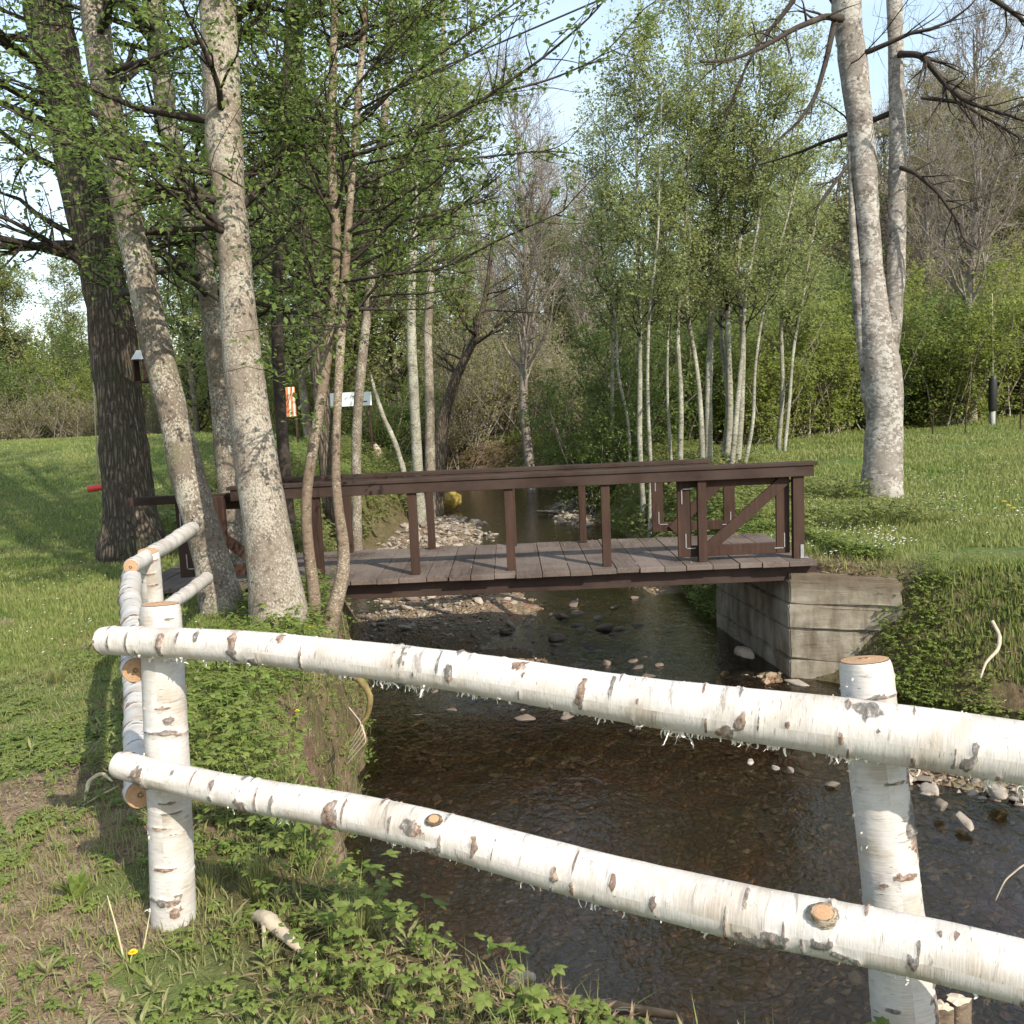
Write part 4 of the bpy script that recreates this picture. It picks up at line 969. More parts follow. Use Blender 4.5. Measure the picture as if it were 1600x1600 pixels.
# dead litter flecks
x = rg.uniform(-3.4, 1.2, 60000); y = rg.uniform(1.8, 7.5, 60000); k = okland(x, y, .05) & (rg.random(60000) < .3+.7*smooth01(.42, .56, fbm(x, y, 1.1, 11))); x, y = x[k], y[k]
m_ = MB(); leaves(m_, np.stack([x, y, ground(x, y)+.006], -1), .022, rg, .3, .3); tag(m_.build('leaf_litter', L_BROWN), 'dry brown leaf litter and straw scattered on the near ground', 'litter', kind='stuff')

def leaflet(L, wd, bend=.15):
    V = np.array([(0, 0, 0), (L*.35, wd*.5, L*.04), (L*.7, wd*.38, -L*bend*.3), (L, 0, -L*bend), (L*.7, -wd*.38, -L*bend*.3), (L*.35, -wd*.5, L*.04), (L*.5, 0, L*.01)])
    Fc = [(0, 6, 1), (1, 6, 2), (2, 6, 3), (3, 6, 4), (4, 6, 5), (5, 6, 0)]
    return V, np.array(Fc)
def rotz(V, a): c, s = math.cos(a), math.sin(a); return V @ np.array([(c, s, 0), (-s, c, 0), (0, 0, 1)])
def roty(V, a): c, s = math.cos(a), math.sin(a); return V @ np.array([(c, 0, -s), (0, 1, 0), (s, 0, c)])
def plant_template(seed, h=.16, L=.05, nst=5):
    r_ = np.random.default_rng(seed); Vs = []; Fs = []; n = 0
    for s in range(nst):
        a = r_.uniform(0, 6.28); hh = h*r_.uniform(.5, 1.15); out = h*r_.uniform(.15, .6)
        tip = np.array((math.cos(a)*out, math.sin(a)*out, hh))
        V = np.array([(0, .0012, 0), (0, -.0012, 0), tip+(0, -.0008, 0), tip+(0, .0008, 0)]); Vs.append(V); Fs.append(np.array([(0, 1, 2), (0, 2, 3)])+n); n += 4
        for q in range(5 if r_.random() < .7 else 3):
            aa = a+(-1.35, -.6, 0, .6, 1.35)[q]+r_.normal(0, .15); Lq = L*r_.uniform(.7, 1.1)
            V, Fc = leaflet(Lq, Lq*.55); V = roty(V, r_.uniform(-.35, .35)); V = rotz(V, aa)+tip; Vs.append(V); Fs.append(Fc+n); n += len(V)
    return np.concatenate(Vs), np.concatenate(Fs)
TP = [plant_template(s, L=.040, nst=6) for s in range(6)]
def narrow_template(seed):
    r_ = np.random.default_rng(seed); Vs = []; Fs = []; n = 0
    for q in range(9):
        V, Fc = leaflet(.075*r_.uniform(.6, 1.2), .013, .25); V = roty(V, -r_.uniform(.2, 1.1)); V = rotz(V, q*.7+r_.random())+(0, 0, r_.uniform(0, .05)); Vs.append(V); Fs.append(Fc+n); n += len(V)
    return np.concatenate(Vs), np.concatenate(Fs)
TN = [narrow_template(s+60) for s in range(4)]
def scatter(mbk, tmpl, x, y, sc, rg, z=None):
    z = ground(x, y) if z is None else z
    for i_, (V, Fc) in enumerate(tmpl):
        k = np.arange(len(x)) % len(tmpl) == i_
        n = k.sum(); a = rg.uniform(0, 6.28, n); c, s = np.cos(a), np.sin(a); S = (sc[k] if hasattr(sc, '__len__') else np.full(n, sc))*rg.uniform(.7, 1.3, n)
        W = np.empty((n, len(V), 3)); W[..., 0] = (V[:, 0]*c[:, None]-V[:, 1]*s[:, None])*S[:, None]+x[k][:, None]
        W[..., 1] = (V[:, 0]*s[:, None]+V[:, 1]*c[:, None])*S[:, None]+y[k][:, None]; W[..., 2] = V[:, 2]*S[:, None]+z[k][:, None]
        mbk.add(W.reshape(-1, 3), (np.arange(n)[:, None, None]*len(V)+Fc[None]).reshape(-1, 3))
# leafy herbs along the near bank edge
x = rg.uniform(-3.4, 2.4, 26000); y = rg.uniform(1.7, 8.5, 26000); a_, b_ = channel(x, y)
edge = np.exp(-((a_-.42-.2*smooth01(3.3, 3.9, y))/(.28+.22*smooth01(3.3, 3.9, y)))**2)
pr_ = np.where((a_ > np.where(y > 3.3, .0, .08)), edge*1.0 + .24*smooth01(.48, .6, fbm(x, y, 1.5, 41)) + .4*smooth01(2.7, 2.1, y)*smooth01(.47, .58, fbm(x, y, 1.5, 43)), 0)
pr_ = np.maximum(pr_, 1.2*smooth01(-.08, .0, a_)*smooth01(.6, .4, a_)*smooth01(3.2, 3.7, y))
pr_ = pr_*(1-.9*np.exp(-((x+1.15)/.28)**2-((y-2.9)/.35)**2))*(1-.85*smooth01(-.5, -.1, x)*smooth01(3.1, 2.7, y))*(1-.8*np.exp(-((x+.75)/.3)**2-((y-3.4)/.45)**2))
k = (rg.random(len(x)) < pr_*.5) & (rg.random(len(x)) < .45+.55*smooth01(.38, .52, fbm(x, y, 3.3, 44))); x, y, e_ = x[k], y[k], edge[k]
kk_ = rg.random(len(x)) < .28+.5*(fbm(x, y, 2.2, 48) > .56)
mn = MB(); scatter(mn, TN, x[kk_], y[kk_], .35+.5*rg.random(kk_.sum()), rg); tag(mn.build('narrow_leaved_weeds', L_GRASS), 'narrow-leaved weeds mixed into the herbs on the near bank', 'plants', kind='stuff')
x, y, e_ = x[~kk_], y[~kk_], e_[~kk_]
m_ = MB(); scatter(m_, TP, x, y, (.35+.45*e_)*(.6+.8*rg.random(len(x))), rg); tag(m_.build('bank_herbs', L_GROUND), 'leafy green herbs overhanging the near stream bank', 'plants', kind='stuff')
xg = rg.uniform(-2.4, 2.4, 30000); yg = rg.uniform(1.7, 9, 30000); a2, b2 = channel(xg, yg); kg = (a2 > .0) & (a2 < .55) & (rg.random(30000) < smooth01(.38, .6, fbm(xg, yg, 2.6, 45))*.6)
mg = MB(); blades(mg, xg[kg], yg[kg], .13, .0045, rg, .9); tag(mg.build('bank_grass', L_GRASS), 'longer wispy grass along the edge of the near bank', 'grass', kind='stuff')
# small clover-like leaves
TS = [plant_template(30+s, .035, .022, 6) for s in range(4)]
x = rg.uniform(-3.2, .8, 24000); y = rg.uniform(1.8, 6.5, 24000); a_, b_ = channel(x, y)
k = (a_ > .1) & (rg.random(len(x)) < .06+.5*smooth01(.5, .64, fbm(x, y, 2.1, 47))); m_ = MB(); scatter(m_, TS, x[k], y[k], .85, rg)
tag(m_.build('low_weeds', L_GROUND), 'small round-leaved weeds carpeting the near ground', 'plants', kind='stuff')
# right bank greenery and far banks
x = rg.uniform(2.2, 6.5, 40000); y = rg.uniform(6, 14, 40000); a_, b_ = channel(x, y)
k = (b_ > .12) & (b_ < .95) & (rg.random(len(x)) < smooth01(.32, .5, fbm(x, y, 2.4, 7))*(.8*smooth01(3.85, 3.4, x+.4*(fbm(x, y, 2, 5)-.5)) + .25*(b_ > .6))) & ~((x < 3.05) & (y > 7.7) & (y < 10.5)); m_ = MB(); scatter(m_, TP, x[k], y[k], .35+.6*rg.random(k.sum()), rg)
xb = rg.uniform(2.2, 7, 36000); yb = rg.uniform(6, 11, 36000); a3, b3 = channel(xb, yb); kb = (b3 > .2) & (b3 < 1.4) & (rg.random(36000) < np.where(xb < 3.7, .7, smooth01(.45, .7, b3)))
mg = MB(); blades(mg, xb[kb], yb[kb], .10, .006, rg, 1.0); tag(mg.build('right_bank_grass', L_LAWN), 'long grass hanging over the right bank beside the concrete', 'grass', kind='stuff')
tag(m_.build('right_bank_plants', L_GROUND), 'dark green nettle-like plants on the steep right bank beside the concrete', 'plants', kind='stuff')
x = rg.uniform(-8, 5, 26000); y = rg.uniform(10, 34, 26000); a_, b_ = channel(x, y); mx = np.maximum(a_, b_)
k = (mx > .25) & (mx < 3.2) & (rg.random(len(x)) < .6*smooth01(.4, .55, fbm(x, y, .8, 51)) + .2*(mx < 1.2)) & (y > 10.8); m_ = MB(); scatter(m_, TP, x[k], y[k], 1.5, rg)
tag(m_.build('far_bank_plants', L_LAWN), 'fresh green plants on both banks beyond the footbridge', 'plants', kind='stuff')
# dry straw and crumbs on the concrete top and the trodden bank
for (nn, cx_, cy_, ax2, ay2, nm) in ((2600, 2.85, 8.5, .32, .28, 'straw and dead grass matted on top of the right abutment'), (2600, .35, 2.35, .5, .16, 'dead straw and crumbs along the bottom bank edge')):
    x = rg.normal(cx_, ax2, nn); y = rg.normal(cy_, ay2, nn); k = ground(x, y) > -.3; x, y = x[k], y[k]; m_ = MB()
    leaves(m_, np.stack([x, y, np.maximum(ground(x, y), -.04 if cx_ > 2 else -9)+.022], -1), .05, rg, .25, .14); tag(m_.build('straw_litter', L_BROWN), nm, 'litter', kind='stuff')
# crumbs and dead leaves lying on the deck
x = rg.uniform(-3.2, 2.6, 700); y = rg.uniform(8.4, 10.15, 700); m_ = MB(); leaves(m_, np.stack([x, y, np.full(700, .106)], -1), .022, rg, .2, .4)
tag(m_.build('deck_litter', L_BROWN), 'dead leaf crumbs scattered over the footbridge planks', 'litter', kind='stuff')
x = rg.uniform(3.2, 7, 9000); y = rg.uniform(5.6, 9, 9000); a_, b_ = channel(x, y); k = (b_ > 0) & (b_ < .9) & (rg.random(9000) < .5); x, y = x[k], y[k]; m_ = MB()
leaves(m_, np.stack([x, y, ground(x, y)+.012], -1), .045, rg, .5, .3); tag(m_.build('bank_litter', L_BROWN), 'dead leaves and root scraps on the brown earth of the right bank', 'litter', kind='stuff')
# daisies
def flowers(n, x, y, s, name, mat, label):
    m_ = MB(); z = ground(x, y)+.05+.04*rg.random(len(x)); th = np.linspace(0, 2*math.pi, 6, endpoint=False)
    V = np.stack([x[:, None]+np.cos(th)*s, y[:, None]+np.sin(th)*s, z[:, None]+0*th+.3*s*np.cos(th)], -1); c = np.stack([x, y, z+s*.3], -1)[:, None, :]
    V = np.concatenate([V, c], 1); Fc = np.array([(i, (i+1) % 6, 6) for i in range(6)])
    m_.add(V.reshape(-1, 3), (np.arange(len(x))[:, None, None]*7+Fc[None]).reshape(-1, 3)); return tag(m_.build(name, mat), label, 'flowers', kind='stuff')
WHITE = simple('white_petal', (.80, .80, .74), .6, .2, .05, 5); YEL = simple('yellow_petal', (.80, .55, .03), .6, .2, .1, 30)
x, y = scat(9000, 0, 1, 7.5, 28, 1.4); x = 2.4+x*(y*.55); k = okland(x, y, .5) & (rg.random(9000) < smooth01(.5, .68, fbm(x, y, .9, 61))*.6+.03) & (y > 8.8)
flowers(0, x[k], y[k], .011, 'lawn_daisies', WHITE, 'tiny white flowers sprinkled over the right lawn')
x = rg.uniform(-9, -1.8, 2500); y = rg.uniform(6, 14, 2500); k = okland(x, y, .5) & (rg.random(2500) < .25)
flowers(0, x[k], y[k], .010, 'lawn_daisies', WHITE, 'tiny white flowers sprinkled over the left lawn')

# dandelions as single plants
STEM = simple('flower_stem', (.30, .38, .12), .6, .3, .1, 20)
def dandelion(p, h, label, group=None, r=.016):
    root = tag(empty('dandelion', tuple(p)), label, 'flower', group)
    s = MB(); s.tube([(0, 0, -.02), (.004, 0, h*.5), (.01, .004, h)], .0022, 6); s.build('stem', STEM, root, smooth=True)
    f_ = MB(); r_ = np.random.default_rng(int(abs(p[0])*1000))
    for ring, (q, n, e) in enumerate(((1, 18, .15), (.7, 14, .6), (.4, 8, 1.0))):
        for a in range(n):
            V, Fc = leaflet(r*q, r*.26, .1); V = roty(V, -e); V = rotz(V, a/n*6.283+ring*.2)+(.01, .004, h+.001*ring); f_.add(V, Fc)
    f_.build('flower_head', YEL, root)
    l_ = MB()
    for a in range(7):
        V, Fc = leaflet(.09, .02, .1); V = roty(V, -.35*r_.random()); l_.add(rotz(V, a*.9+r_.random()), Fc)
    l_.build('leaf', L_GROUND, root)
def onground(px, py, z0=0.0):
    z = z0
    for _ in range(12): q = PZ(px, py, z); z = gz(q[0], q[1])
    return np.array((q[0], q[1], z))
dandelion(onground(203, 1505), .03, 'yellow dandelion among weeds left of the corner post foot')
for n_, (a, b, l_) in enumerate([(480, 1150, 'leftmost yellow flower of the four on the green bank between the front rails'), (500, 1133, 'topmost yellow flower of the four on the green bank between the front rails'),
                                 (496, 1152, 'lower middle yellow flower of the four on the green bank between the front rails'), (510, 1158, 'rightmost yellow flower of the four on the green bank between the front rails')]):
    q = onground(a-14, b+26); dandelion(q, .10, l_, 'yellow flowers on the near bank')
for a, b, l_ in ((1573, 915, 'yellow dandelion at the top of the right bank'), (1568, 795, 'left yellow dandelion of the pair on the lawn right of the forked tree'), (1582, 806, 'right yellow dandelion of the pair on the lawn right of the forked tree')):
    dandelion(onground(a, b), .09, l_, r=.035)
# grass tufts standing out
def tuft(px, py, h, n, sp, label, mat=L_GRASS, w_=.004):
    c = onground(px, py); r_ = np.random.default_rng(int(px)); m_ = MB()
    for _ in range(n):
        a = r_.uniform(0, 6.28); o = sp*.3*r_.random(); L = h*r_.uniform(.5, 1.1)
        p0 = np.array((math.cos(a)*o, math.sin(a)*o, 0)); tip = p0+np.array((math.cos(a)*sp*r_.random(), math.sin(a)*sp*r_.random(), L)); mid = (p0+tip)/2+(0, 0, L*.12)
        s_ = np.array((-math.sin(a), math.cos(a), 0))*w_*.5
        m_.add([p0-s_, p0+s_, mid+s_*.8, mid-s_*.8], [(0, 1, 2, 3)]); m_.add([mid-s_*.8, mid+s_*.8, tip], [(0, 1, 2)])
    o = m_.build('grass_tuft', mat); o.location = tuple(c); tag(o, label, 'grass tuft', 'grass tufts on the near bank')
tuft(405, 1410, .17, 150, .08, 'dark green grass tuft right of the corner post foot')
tuft(325, 1395, .10, 60, .07, 'small pale grass tuft close beside the corner post foot')
tuft(560, 1475, .15, 130, .12, 'loose grass tuft on the bank under the lower rail')
tuft(90, 1068, .12, 120, .1, 'grass tuft in bare ground left of the side rails')
tuft(120, 1400, .09, 40, .07, 'broad-bladed weed tuft in the bottom left corner', L_GROUND, .02)
tuft(905, 1590, .15, 12, .06, 'few tall thin blades at the bank edge beside the dead roots')
# dry stalks
DRY = simple('dry_straw', (.50, .42, .27), .8, .2, .2, 30); ROOT = simple('dead_wood', (.23, .15, .09), .85, .2, .4, 18); PALEROOT = simple('pale_root', (.42, .35, .26), .8, .2, .25, 30)
def stick(name, label, cat, P3, rad, mat, group=None, k=7):
    C, R = smooth_path(P3, rad, 22); m_ = MB(); rr = np.random.default_rng(len(P3)); m_.tube(C-C[0], R, k, jit=.25, rng=rr); o = m_.build(name, mat, smooth=True); o.location = tuple(C[0]); return tag(o, label, cat, group)
def g3(px, py, dz=0.01): q = onground(px, py); q[2] += dz; return q
q = g3(194, 1500, 0); stick('dry_stalk', 'tall pale dry stalk leaning left beside the dandelion', 'stalk', [q, q+(-.012, 0, .09), q+(-.035, .01, .19)], [.003, .0025, .0015], DRY)
q = g3(222, 1490, 0); stick('dry_stalk', 'short green-yellow stalk leaning right between dandelion and post', 'stalk', [q, q+(.02, 0, .07), q+(.035, 0, .13)], [.0025, .002, .0015], DRY)
q = g3(494, 1530, 0); stick('dry_stalk', 'thin upright straw at the bottom of the bank left of the dead roots', 'stalk', [q, q+(.003, 0, .04), q+(.004, 0, .08)], [.003, .0025, .002], DRY)
stick('bark_strip', 'curled pale strip of dead bark lying left of the lower rail ends', 'bark', [g3(132, 1258), g3(140, 1232, .03), g3(160, 1222, .04), g3(176, 1228, .02)], [.004, .010, .009, .004], DRY)
stick('bark_strip', 'thin pale stick lying beside the curled bark strip', 'stick', [g3(130, 1262), g3(155, 1250, .015), g3(185, 1234, .015)], [.003, .004, .003], DRY)
stick('dead_branch', 'broken grey brown branch lying on the ground right of the corner post', 'branch', [g3(395, 1440, .02), g3(420, 1455, .04), g3(450, 1480, .03), g3(480, 1500, .01)], [.012, .026, .018, .006], PALEROOT)
stick('dead_branch', 'thin fork of dead wood pointing down from the broken branch', 'branch', [g3(412, 1450, .04), g3(414, 1475, .03), g3(412, 1490, .02)], [.008, .006, .003], PALEROOT)
def gp(px, py, dz=0.01): q = PZ(px, py, -.11); q[2] += dz; return q
stick('dead_root', 'dark dead root lying along the bank edge at the bottom', 'root', [gp(790, 1560, .02), gp(870, 1580, .03), gp(960, 1590, .03), gp(1060, 1598, .02)], [.016, .02, .018, .010], ROOT)
stick('wood_chunk', 'pale broken stump chunk at the bank edge above the dead root', 'wood', [gp(800, 1562, .0), gp(812, 1545, .03), gp(835, 1552, .05)], [.022, .030, .012], PALEROOT, k=9)
for n_, (a, b, c, d) in enumerate([(900, 1588, 955, 1560), (925, 1592, 900, 1562), (940, 1592, 1000, 1575), (880, 1585, 840, 1560), (1000, 1596, 960, 1578)]):
    q = gp(a, b); e = PZ(c, d, -.06); stick('dead_twig', ['long pale twig pointing up right from the dead root', 'short twig leaning left from the dead root', 'low twig at the right of the dead root', 'twig crossing the wood chunk', 'twig lying lowest along the dead root'][n_], 'twig', [q, (q+e)/2+(0, 0, .012), e], [.003, .0025, .0015], PALEROOT)
# bank roots
def r3(px, py, d): return P(px, py, d)
stick('exposed_root', 'thick mossy root arching out of the left bank over the water', 'root', [r3(535, 1050, 5.5), r3(565, 1062, 5.45), r3(580, 1090, 5.4), r3(575, 1120, 5.4), r3(545, 1150, 5.4)], [.02, .022, .018, .014, .006], simple('mossy_root', (.17, .13, .055), .9, .1, .4, 20))
for n_ in range(5):
    stick('hair_root', 'thin pale rootlet trailing from the left bank below the arching root', 'root', [r3(545+n_*5, 1105+n_*6, 5.4), r3(565+n_*2, 1130+n_*7, 5.35), r3(548-n_*2, 1160+n_*9, 5.4)], [.004, .003, .002], PALEROOT, 'rootlets on the left bank', 5)
stick('exposed_root', 'pale bent root dangling down the brown earth of the right bank', 'root', [r3(1550, 970, 6.75), r3(1563, 995, 6.7), r3(1560, 1015, 6.65), r3(1540, 1035, 6.6), r3(1532, 1060, 6.5)], [.012, .015, .013, .010, .005], PALEROOT)
stick('thin_twig', 'thin arched twig over the dark water at the right edge', 'twig', [r3(1640, 1335, 2.9), r3(1598, 1352, 2.9), r3(1570, 1375, 2.9), r3(1555, 1408, 2.9)], [.003, .003, .0025, .0015], PALEROOT)
stick('thin_twig', 'thin upright sapling standing by the left bank under the bridge', 'twig', [g3(540, 1000), r3(532, 950, 7.6), r3(525, 900, 7.6)], [.006, .005, .003], PALEROOT)

# stump by the right post
st = MB(); rgs = np.random.default_rng(3)
def stump(px, py, d, r, h, label, lean=(0, 0)):
    b = P(px, py, d); top = b.copy(); base = b+np.array((lean[0], lean[1], -h))
    k = 18; th = np.linspace(0, 2*math.pi, k, endpoint=False); rr = r*(1+.16*np.sin(3*th+px)+.08*rgs.normal(0, 1, k))
    root = tag(empty('tree_stump', tuple(base)), label, 'stump')
    m_ = MB(); rows = [base+np.stack([np.cos(th)*rr*1.25, np.sin(th)*rr*1.25, 0*th], -1), (base+top)/2+np.stack([np.cos(th)*rr*1.05, np.sin(th)*rr*1.05, 0*th], -1), top+np.stack([np.cos(th)*rr, np.sin(th)*rr, .0015*rgs.normal(0, 1, k)], -1)]
    V = np.concatenate(rows)-base; m_.add(V, [(a*k+q, a*k+(q+1) % k, (a+1)*k+(q+1) % k, (a+1)*k+q) for a in range(2) for q in range(k)]); m_.build('bark', B_RED, root, smooth=True)
    c_ = MB(); rt_ = rows[2]-base; c_.add(np.concatenate([rt_+(0, 0, .001), [(top-base)+(0, 0, .004)]]), [(q, (q+1) % k, k) for q in range(k)]); c_.build('cut_end', simple('old_cut_wood', (.50, .42, .32), .8, .2, .2, 30), root)
stump(1497, 1562, 2.36, .026, .6, 'small grey-topped cut stem beside the foot of the right post')
stump(1474, 1572, 2.30, .020, .6, 'split reddish stump piece between the right post and the grey-topped stem')

# ------------------------------------------------------------------ stones
def rock_verts(seed, sub=2, flat=.5, ang=.35):
    bm = bmesh.new(); bmesh.ops.create_icosphere(bm, subdivisions=sub, radius=.5)
    r_ = np.random.default_rng(seed); V = np.array([v.co[:] for v in bm.verts]); Fc = np.array([[v.index for v in f.verts] for f in bm.faces]); bm.free()
    for _ in range(13):
        n = r_.normal(0, 1, 3); n /= np.linalg.norm(n); dcut = r_.uniform(.2, .40); s = V@n; k = s > dcut; V[k] -= (s[k]-dcut)[:, None]*n*.85
    V *= 1+(r_.random((len(V), 1))-.5)*.07
    V *= np.array((1, r_.uniform(.6, .9), flat*r_.uniform(.7, 1.1)))
    return V, Fc
RT = [rock_verts(s, 3) for s in range(7)]; RT1 = [rock_verts(s+20, 1, .55) for s in range(6)]
def mkrock(V, Fc, mat, name='stone'):
    m_ = MB(); m_.add(V, Fc); return m_.build(name, mat, smooth=True)
rprot = [[mkrock(*t, m_) for t in RT] for m_ in (ROCK, ROCKW)]
def rock(x, y, s, mi, label, group=None, z=None, rg=rg, tilt=.25):
    pr = rprot[mi][rg.integers(0, 7)]; o = pr.copy(); COL.objects.link(o)
    o.location = (x, y, gz(x, y)+.1*s if z is None else z); o.rotation_euler = (rg.normal(0, tilt), rg.normal(0, tilt), rg.uniform(0, 6.28)); o.scale = (s, s*rg.uniform(.8, 1.1), s*rg.uniform(.7, 1.1))
    return tag(o, label, 'stone', group)
rg = np.random.default_rng(14)
def field(n, cx, cy, ax, ay, s0, s1, mi, label, group, cond=None, zf=None):
    c = 0; tries = 0
    while c < n and tries < n*30:
        tries += 1; x = rg.normal(cx, ax*.6); y = rg.normal(cy, ay*.6); a, b = channel(np.array([x]), np.array([y]))
        if max(a[0], b[0]) > .12: continue
        z = gz(x, y); s = s0+(s1-s0)*rg.random()**2.2
        if cond and not cond(x, y, z): continue
        rock(x, y, s, mi, label, group, z=zf); c += 1
dryc = lambda x, y, z: z > WZ-.04
field(60, -1.7, 18.5, 1.4, 4, .14, .42, 0, 'pale stone on the gravel bar seen through the bridge railing', 'stones on the gravel bar beyond the bridge', dryc)
field(40, -1.2, 11.6, .9, 2, .08, .28, 0, 'brown-grey stone on the shady gravel under the bridge', 'stones on the gravel under the bridge', dryc)
field(24, 1.35, 21.5, .6, 3, .14, .4, 0, 'pale stone at the right edge of the stream beyond the bridge', 'stones at the far right stream edge', dryc)
field(90, 2.9, 5.6, 1.2, .65, .06, .19, 0, 'grey-brown stone on the gravel bar behind the right post', 'stones on the near right gravel bar', dryc)
field(90, .1, 9.8, 1.3, 2.2, .12, .36, 1, 'dark wet stone poking out of the water near the bridge', 'wet stones in the stream', lambda x, y, z: z < WZ, WZ-.015)
field(16, 2.3, 7.6, .4, .9, .08, .25, 1, 'brown wet stone at the foot of the concrete abutment', 'stones at the abutment foot')
for o in list(bpy.data.objects):
    pass
def named(px, py, s, label, mi=0, sz=None, z=-.93):
    q = PZ(px, py, z); o = rock(q[0], q[1], s, mi, label, z=z, tilt=.08)
    if sz: o.scale = sz
    return o
named(1505, 1280, .24, 'large flat grey slab stone at the water edge right of the post', sz=(.27, .17, .16), z=-.9)
named(1470, 1258, .2, 'upright pale angular stone behind the flat slab', sz=(.17, .15, .22), z=-.88)
named(1560, 1235, .2, 'reddish boulder under the right end of the upper rail', sz=(.3, .2, .22), z=-.86)
named(1172, 1190, .11, 'rounded pale stone alone in the water left of the right post', sz=(.13, .09, .08))
named(1212, 1200, .1, 'flat light stone in the water, second left of the right post', sz=(.13, .09, .07))
named(1235, 1205, .1, 'grey pointed stone in the water next to the flat light one', sz=(.12, .1, .1))
named(1300, 1225, .1, 'blue-grey stone close to the left side of the right post', sz=(.11, .09, .09))
named(1165, 1020, .3, 'angular pale block leaning at the corner foot of the abutment', sz=(.24, .2, .3), z=-.85)
named(1250, 1068, .3, 'pink-brown stone row end under the front face of the abutment', sz=(.34, .2, .16), z=-.95)
named(810, 958, .3, 'flat pale stone lying midstream below the bridge', 0, (.26, .18, .1), z=-.94)
named(860, 800, .6, 'long flat pale stone at the stream edge beyond the bridge', 0, (.8, .4, .22), z=-.88)
for row in rprot:
    for o in row: bpy.data.objects.remove(o)
mo = PZ(703, 795, -.95); o = mkrock(RT[2][0]*np.array((1, 1, 1.7)), RT[2][1], simple('straw_moss', (.30, .22, .06), .9, .1, .4, 14), 'mossy_boulder'); o.location = (mo[0], mo[1]-.2, -.72); o.scale = (1.0, .8, .95)
tag(o, 'yellow-brown moss covered boulder at the pool edge beyond the bridge', 'boulder')
# loose gravel as stuff
def gravel(n, cx, cy, ax, ay, s0, s1, mat, name, label, lim=.05, zc=None):
    x = rg.normal(cx, ax, n); y = rg.normal(cy, ay, n); a, b = channel(x, y); k = (np.maximum(a, b) < lim) & (y > 3)
    z = ground(x, y)
    if zc is not None: k &= z > zc
    x, y, z = x[k], y[k], z[k]; m_ = MB(); scatter(m_, RT1, x, y, s0+(s1-s0)*rg.random(len(x))**2, rg, z=z+.008)
    tag(m_.build(name, mat, smooth=False), label, 'gravel', kind='stuff')
gravel(2600, -1.7, 18.5, 1.1, 3.0, .06, .2, ROCK, 'gravel_bar', 'pale gravel bar in the stream bend beyond the bridge', zc=WZ-.06)
gravel(1500, -1.15, 11.6, .7, 1.5, .03, .11, ROCK, 'gravel_bar', 'brownish gravel in the shade under the bridge', zc=WZ-.08)
gravel(900, 1.4, 21.5, .5, 2.6, .06, .18, ROCK, 'gravel_bar', 'pale gravel at the right stream edge beyond the bridge', .3)
gravel(3000, 3.5, 6.0, 1.3, .5, .02, .08, ROCK, 'gravel_bar', 'mixed gravel on the near right shore', zc=WZ-.07)
x = rg.uniform(-1.5, 7, 9000); y = rg.uniform(3, 13, 9000); a, b = channel(x, y); k = (np.maximum(a, b) < 0) & (ground(x, y) < WZ+.02) & (rg.random(9000) < smooth01(.38, .6, fbm(x, y, 1.3, 71))); m_ = MB(); x, y = x[k], y[k]
scatter(m_, RT1, x, y, .035+.09*rg.random(len(x))**2.5, rg, z=ground(x, y)+.004); tag(m_.build('streambed_stones', ROCKR), 'reddish brown stones covering the streambed under the water', 'streambed', kind='stuff')

# ------------------------------------------------------------------ small things in the distance
ROPE = simple('pale_rope', (.55, .50, .34), .8, .2, .1, 30)
sw = P(153, 762, 11.6); top = P(138, 380, 11.6)
root = tag(empty('rope_swing', tuple(sw)), 'red stick seat hanging on a thin pale rope left of the dark oak', 'swing')
m_ = MB(); m_.tube([(0, 0, 0), (top-sw)*.5, (top-sw)*1.6], .008, 6); m_.build('rope', ROPE, root, smooth=True)
m_ = MB(); ax_ = np.array((.115, .02, .01)); m_.tube([-ax_, -ax_*.97, -ax_*.2, ax_*.2, ax_*.97, ax_], [.03, .04, .042, .036, .04, .03], 14); m_.build('seat', simple('red_plastic', (.68, .06, .05), .4, .4, .1, 20), root, smooth=True)
# bird feeder
bf = P(222, 578, 10.3); root = tag(empty('bird_feeder', tuple(bf)), 'small dark bird feeder with white roof hung beside the oak trunk', 'bird feeder')
m_ = MB(); m_.add([(-.07, -.1, .11), (.07, -.1, .11), (.045, 0, .21), (-.045, 0, .21), (-.07, .1, .11), (.07, .1, .11)], [(0, 1, 2, 3), (5, 4, 3, 2)]); m_.add([(-.07, -.1, .105), (.07, -.1, .105), (.07, .1, .105), (-.07, .1, .105)], [(3, 2, 1, 0)]); m_.build('roof', simple('white_paint', (.78, .78, .74), .6, .3, .05, 10), root)
m_ = MB(); m_.box((.0, 0, -.13), (.15, .17, .02)); m_.box((-.06, .0, 0), (.015, .16, .24)); m_.box((.055, .0, 0), (.04, .16, .24)); m_.build('frame', W_POST, root, bevel=.002)
m_ = MB(); m_.tube([(0, 0, .2), (0, 0, .9)], .003, 4); m_.build('hanger', B_TWIG, root)
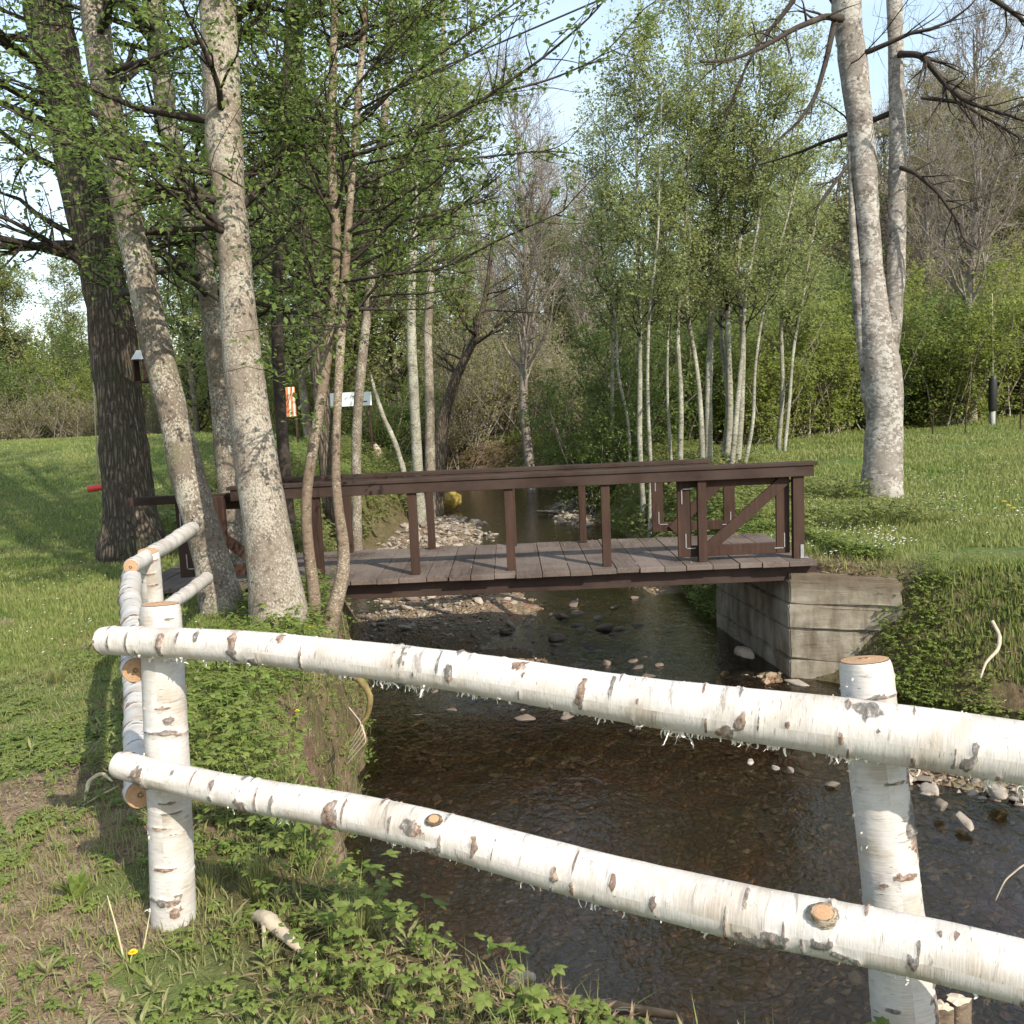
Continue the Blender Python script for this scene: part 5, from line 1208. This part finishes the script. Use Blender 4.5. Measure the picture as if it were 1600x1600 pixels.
# hanging bag
hb = P(1551, 625, 27.5); root = tag(empty('hanging_bag', tuple(hb)), 'long black bag with pale lower half hung on a cord behind the right lawn', 'bag')
BLK = simple('black_vinyl', (.018, .018, .02), .5, .4, .3, 10)
m_ = MB(); m_.tube([(0, 0, -.3), (0, 0, -.27), (0, 0, .58), (0, 0, .68), (0, 0, .72)], [.10, .115, .115, .09, .04], 18); m_.build('cover', BLK, root, smooth=True)
m_ = MB(); m_.tube([(0.01, 0, -.78), (0.01, 0, -.75), (0.01, 0, -.3)], [.06, .07, .07], 14); m_.build('mesh_body', simple('grey_mesh', (.30, .30, .28), .7, .3, .5, 60), root, smooth=True)
for sx in (-.085, .1): m_ = MB(); m_.box((sx, 0, -.58), (.03, .03, .6)); m_.build('strap', BLK, root)
m_ = MB(); m_.tube([(0, 0, .72), (-.02, 0, 2.0), (-.05, 0, 3.0)], .009, 6); m_.build('cord', ROPE, root)
# stakes at the back of the right lawn
for (a, b, h, l_) in ((1457, 678, .75, 'leftmost thin dark stake at the back of the right lawn'), (1508, 682, .8, 'thin dark stake just left of the hanging black bag'), (1594, 672, .9, 'thin dark stake right of the hanging black bag'), (1588, 740, .0, None)):
    if not h: continue
    q = P(a, b, 25); q[2] = gz(q[0], q[1]); m_ = MB(); m_.tube([(0, 0, -.1), (.01, 0, h*.5), (.03, 0, h)], [.02, .018, .015], 8); m_.box((.03, 0, h), (.05, .045, .02)); o = m_.build('fence_stake', W_POST, smooth=False); o.location = tuple(q); tag(o, l_, 'stake')
# board and striped screen far left
def board(px, py, d, wd, hg, name, label, cat, mat1, mat2, stripes):
    c = P(px, py, d); g_ = gz(c[0], c[1]); root = tag(empty(name, (c[0], c[1], g_)), label, cat); h = c[2]-g_
    m_ = MB(); m_.box((0, 0, h), (wd, .03, hg)); m_.build('panel', mat1, root, bevel=.003)
    m_ = MB()
    for (sx, sz_, w2, h2) in stripes: m_.box((sx*wd, -.019, h+sz_*hg), (w2*wd, .008, h2*hg))
    if stripes: m_.build('marking', mat2, root)
    for sx in (-.45, .45): m_ = MB(); m_.box((sx*wd, .035, h/2), (.05, .04, h)); m_.build('leg', W_POST, root)
board(546, 624, 24, 1.1, .34, 'white_board', 'long white board with dark smudge seen between the trunks beyond the bridge', 'board', simple('white_board_paint', (.75, .78, .80), .5, .3, .05, 5), BLK, [(.3, -.2, .2, .08), (.12, .2, .1, .06)])
board(452, 628, 24.5, .32, .75, 'striped_screen', 'orange and white striped screen glimpsed left of the dark trunk', 'screen', simple('orange_fabric', (.60, .20, .08), .8, .2, .1, 8), simple('cream_fabric', (.72, .66, .55), .8, .2, .05, 8), [(-.33, 0, .14, 1.0), (.05, 0, .14, 1.0), (.38, 0, .14, 1.0)])
# yellow shrub
c = P(82, 684, 37); c[2] = gz(c[0], c[1]); m_ = MB(); r_ = np.random.default_rng(2); q = r_.normal(0, 1, (1500, 3)); q /= np.linalg.norm(q, axis=1)[:, None]; q *= np.array((.42, .4, .28)); q[:, 2] = np.abs(q[:, 2])
root = tag(empty('yellow_bush', tuple(c)), 'low mound of bright yellow flowers at the far end of the left lawn', 'bush'); leaves(m_, q, .06, r_); m_.build('crown', simple('yellow_green_leaf', (.55, .55, .03), .6, .2, .2, 8), root)
m_ = MB(); m_.tube([(0, 0, -.1), (0, 0, .25)], .03, 6); m_.build('trunk', B_TWIG, root)
# leaning bare saplings beyond the bridge
stick('leaning_sapling', 'thin pale crooked sapling leaning left above the far rail of the bridge', 'tree', [P(636, 760, 17), P(628, 725, 17), P(615, 685, 17), P(600, 655, 17), P(590, 625, 17), P(578, 582, 17)], [.05, .05, .045, .04, .035, .02], B_BIRCH, k=8)
stick('pale_stump', 'short whitish broken stump in the green bank beyond the bridge', 'stump', [onground(592, 728), onground(592, 728)+(-.02, 0, .2), onground(592, 728)+(-.08, 0, .38)], [.13, .12, .05], PALEROOT, k=9)
# overhead cable
cb = MB(); A_ = P(380, 232, 9.5); B_ = P(960, -10, 9.0); D_ = B_+(B_-A_)*1.2
cb.tube([A_, (A_+B_)/2+(0, 0, -.02), B_, D_], .009, 6); o = cb.build('overhead_cable', BLK, smooth=True); tag(o, 'thin black cable slanting up to the right across the sky', 'cable')
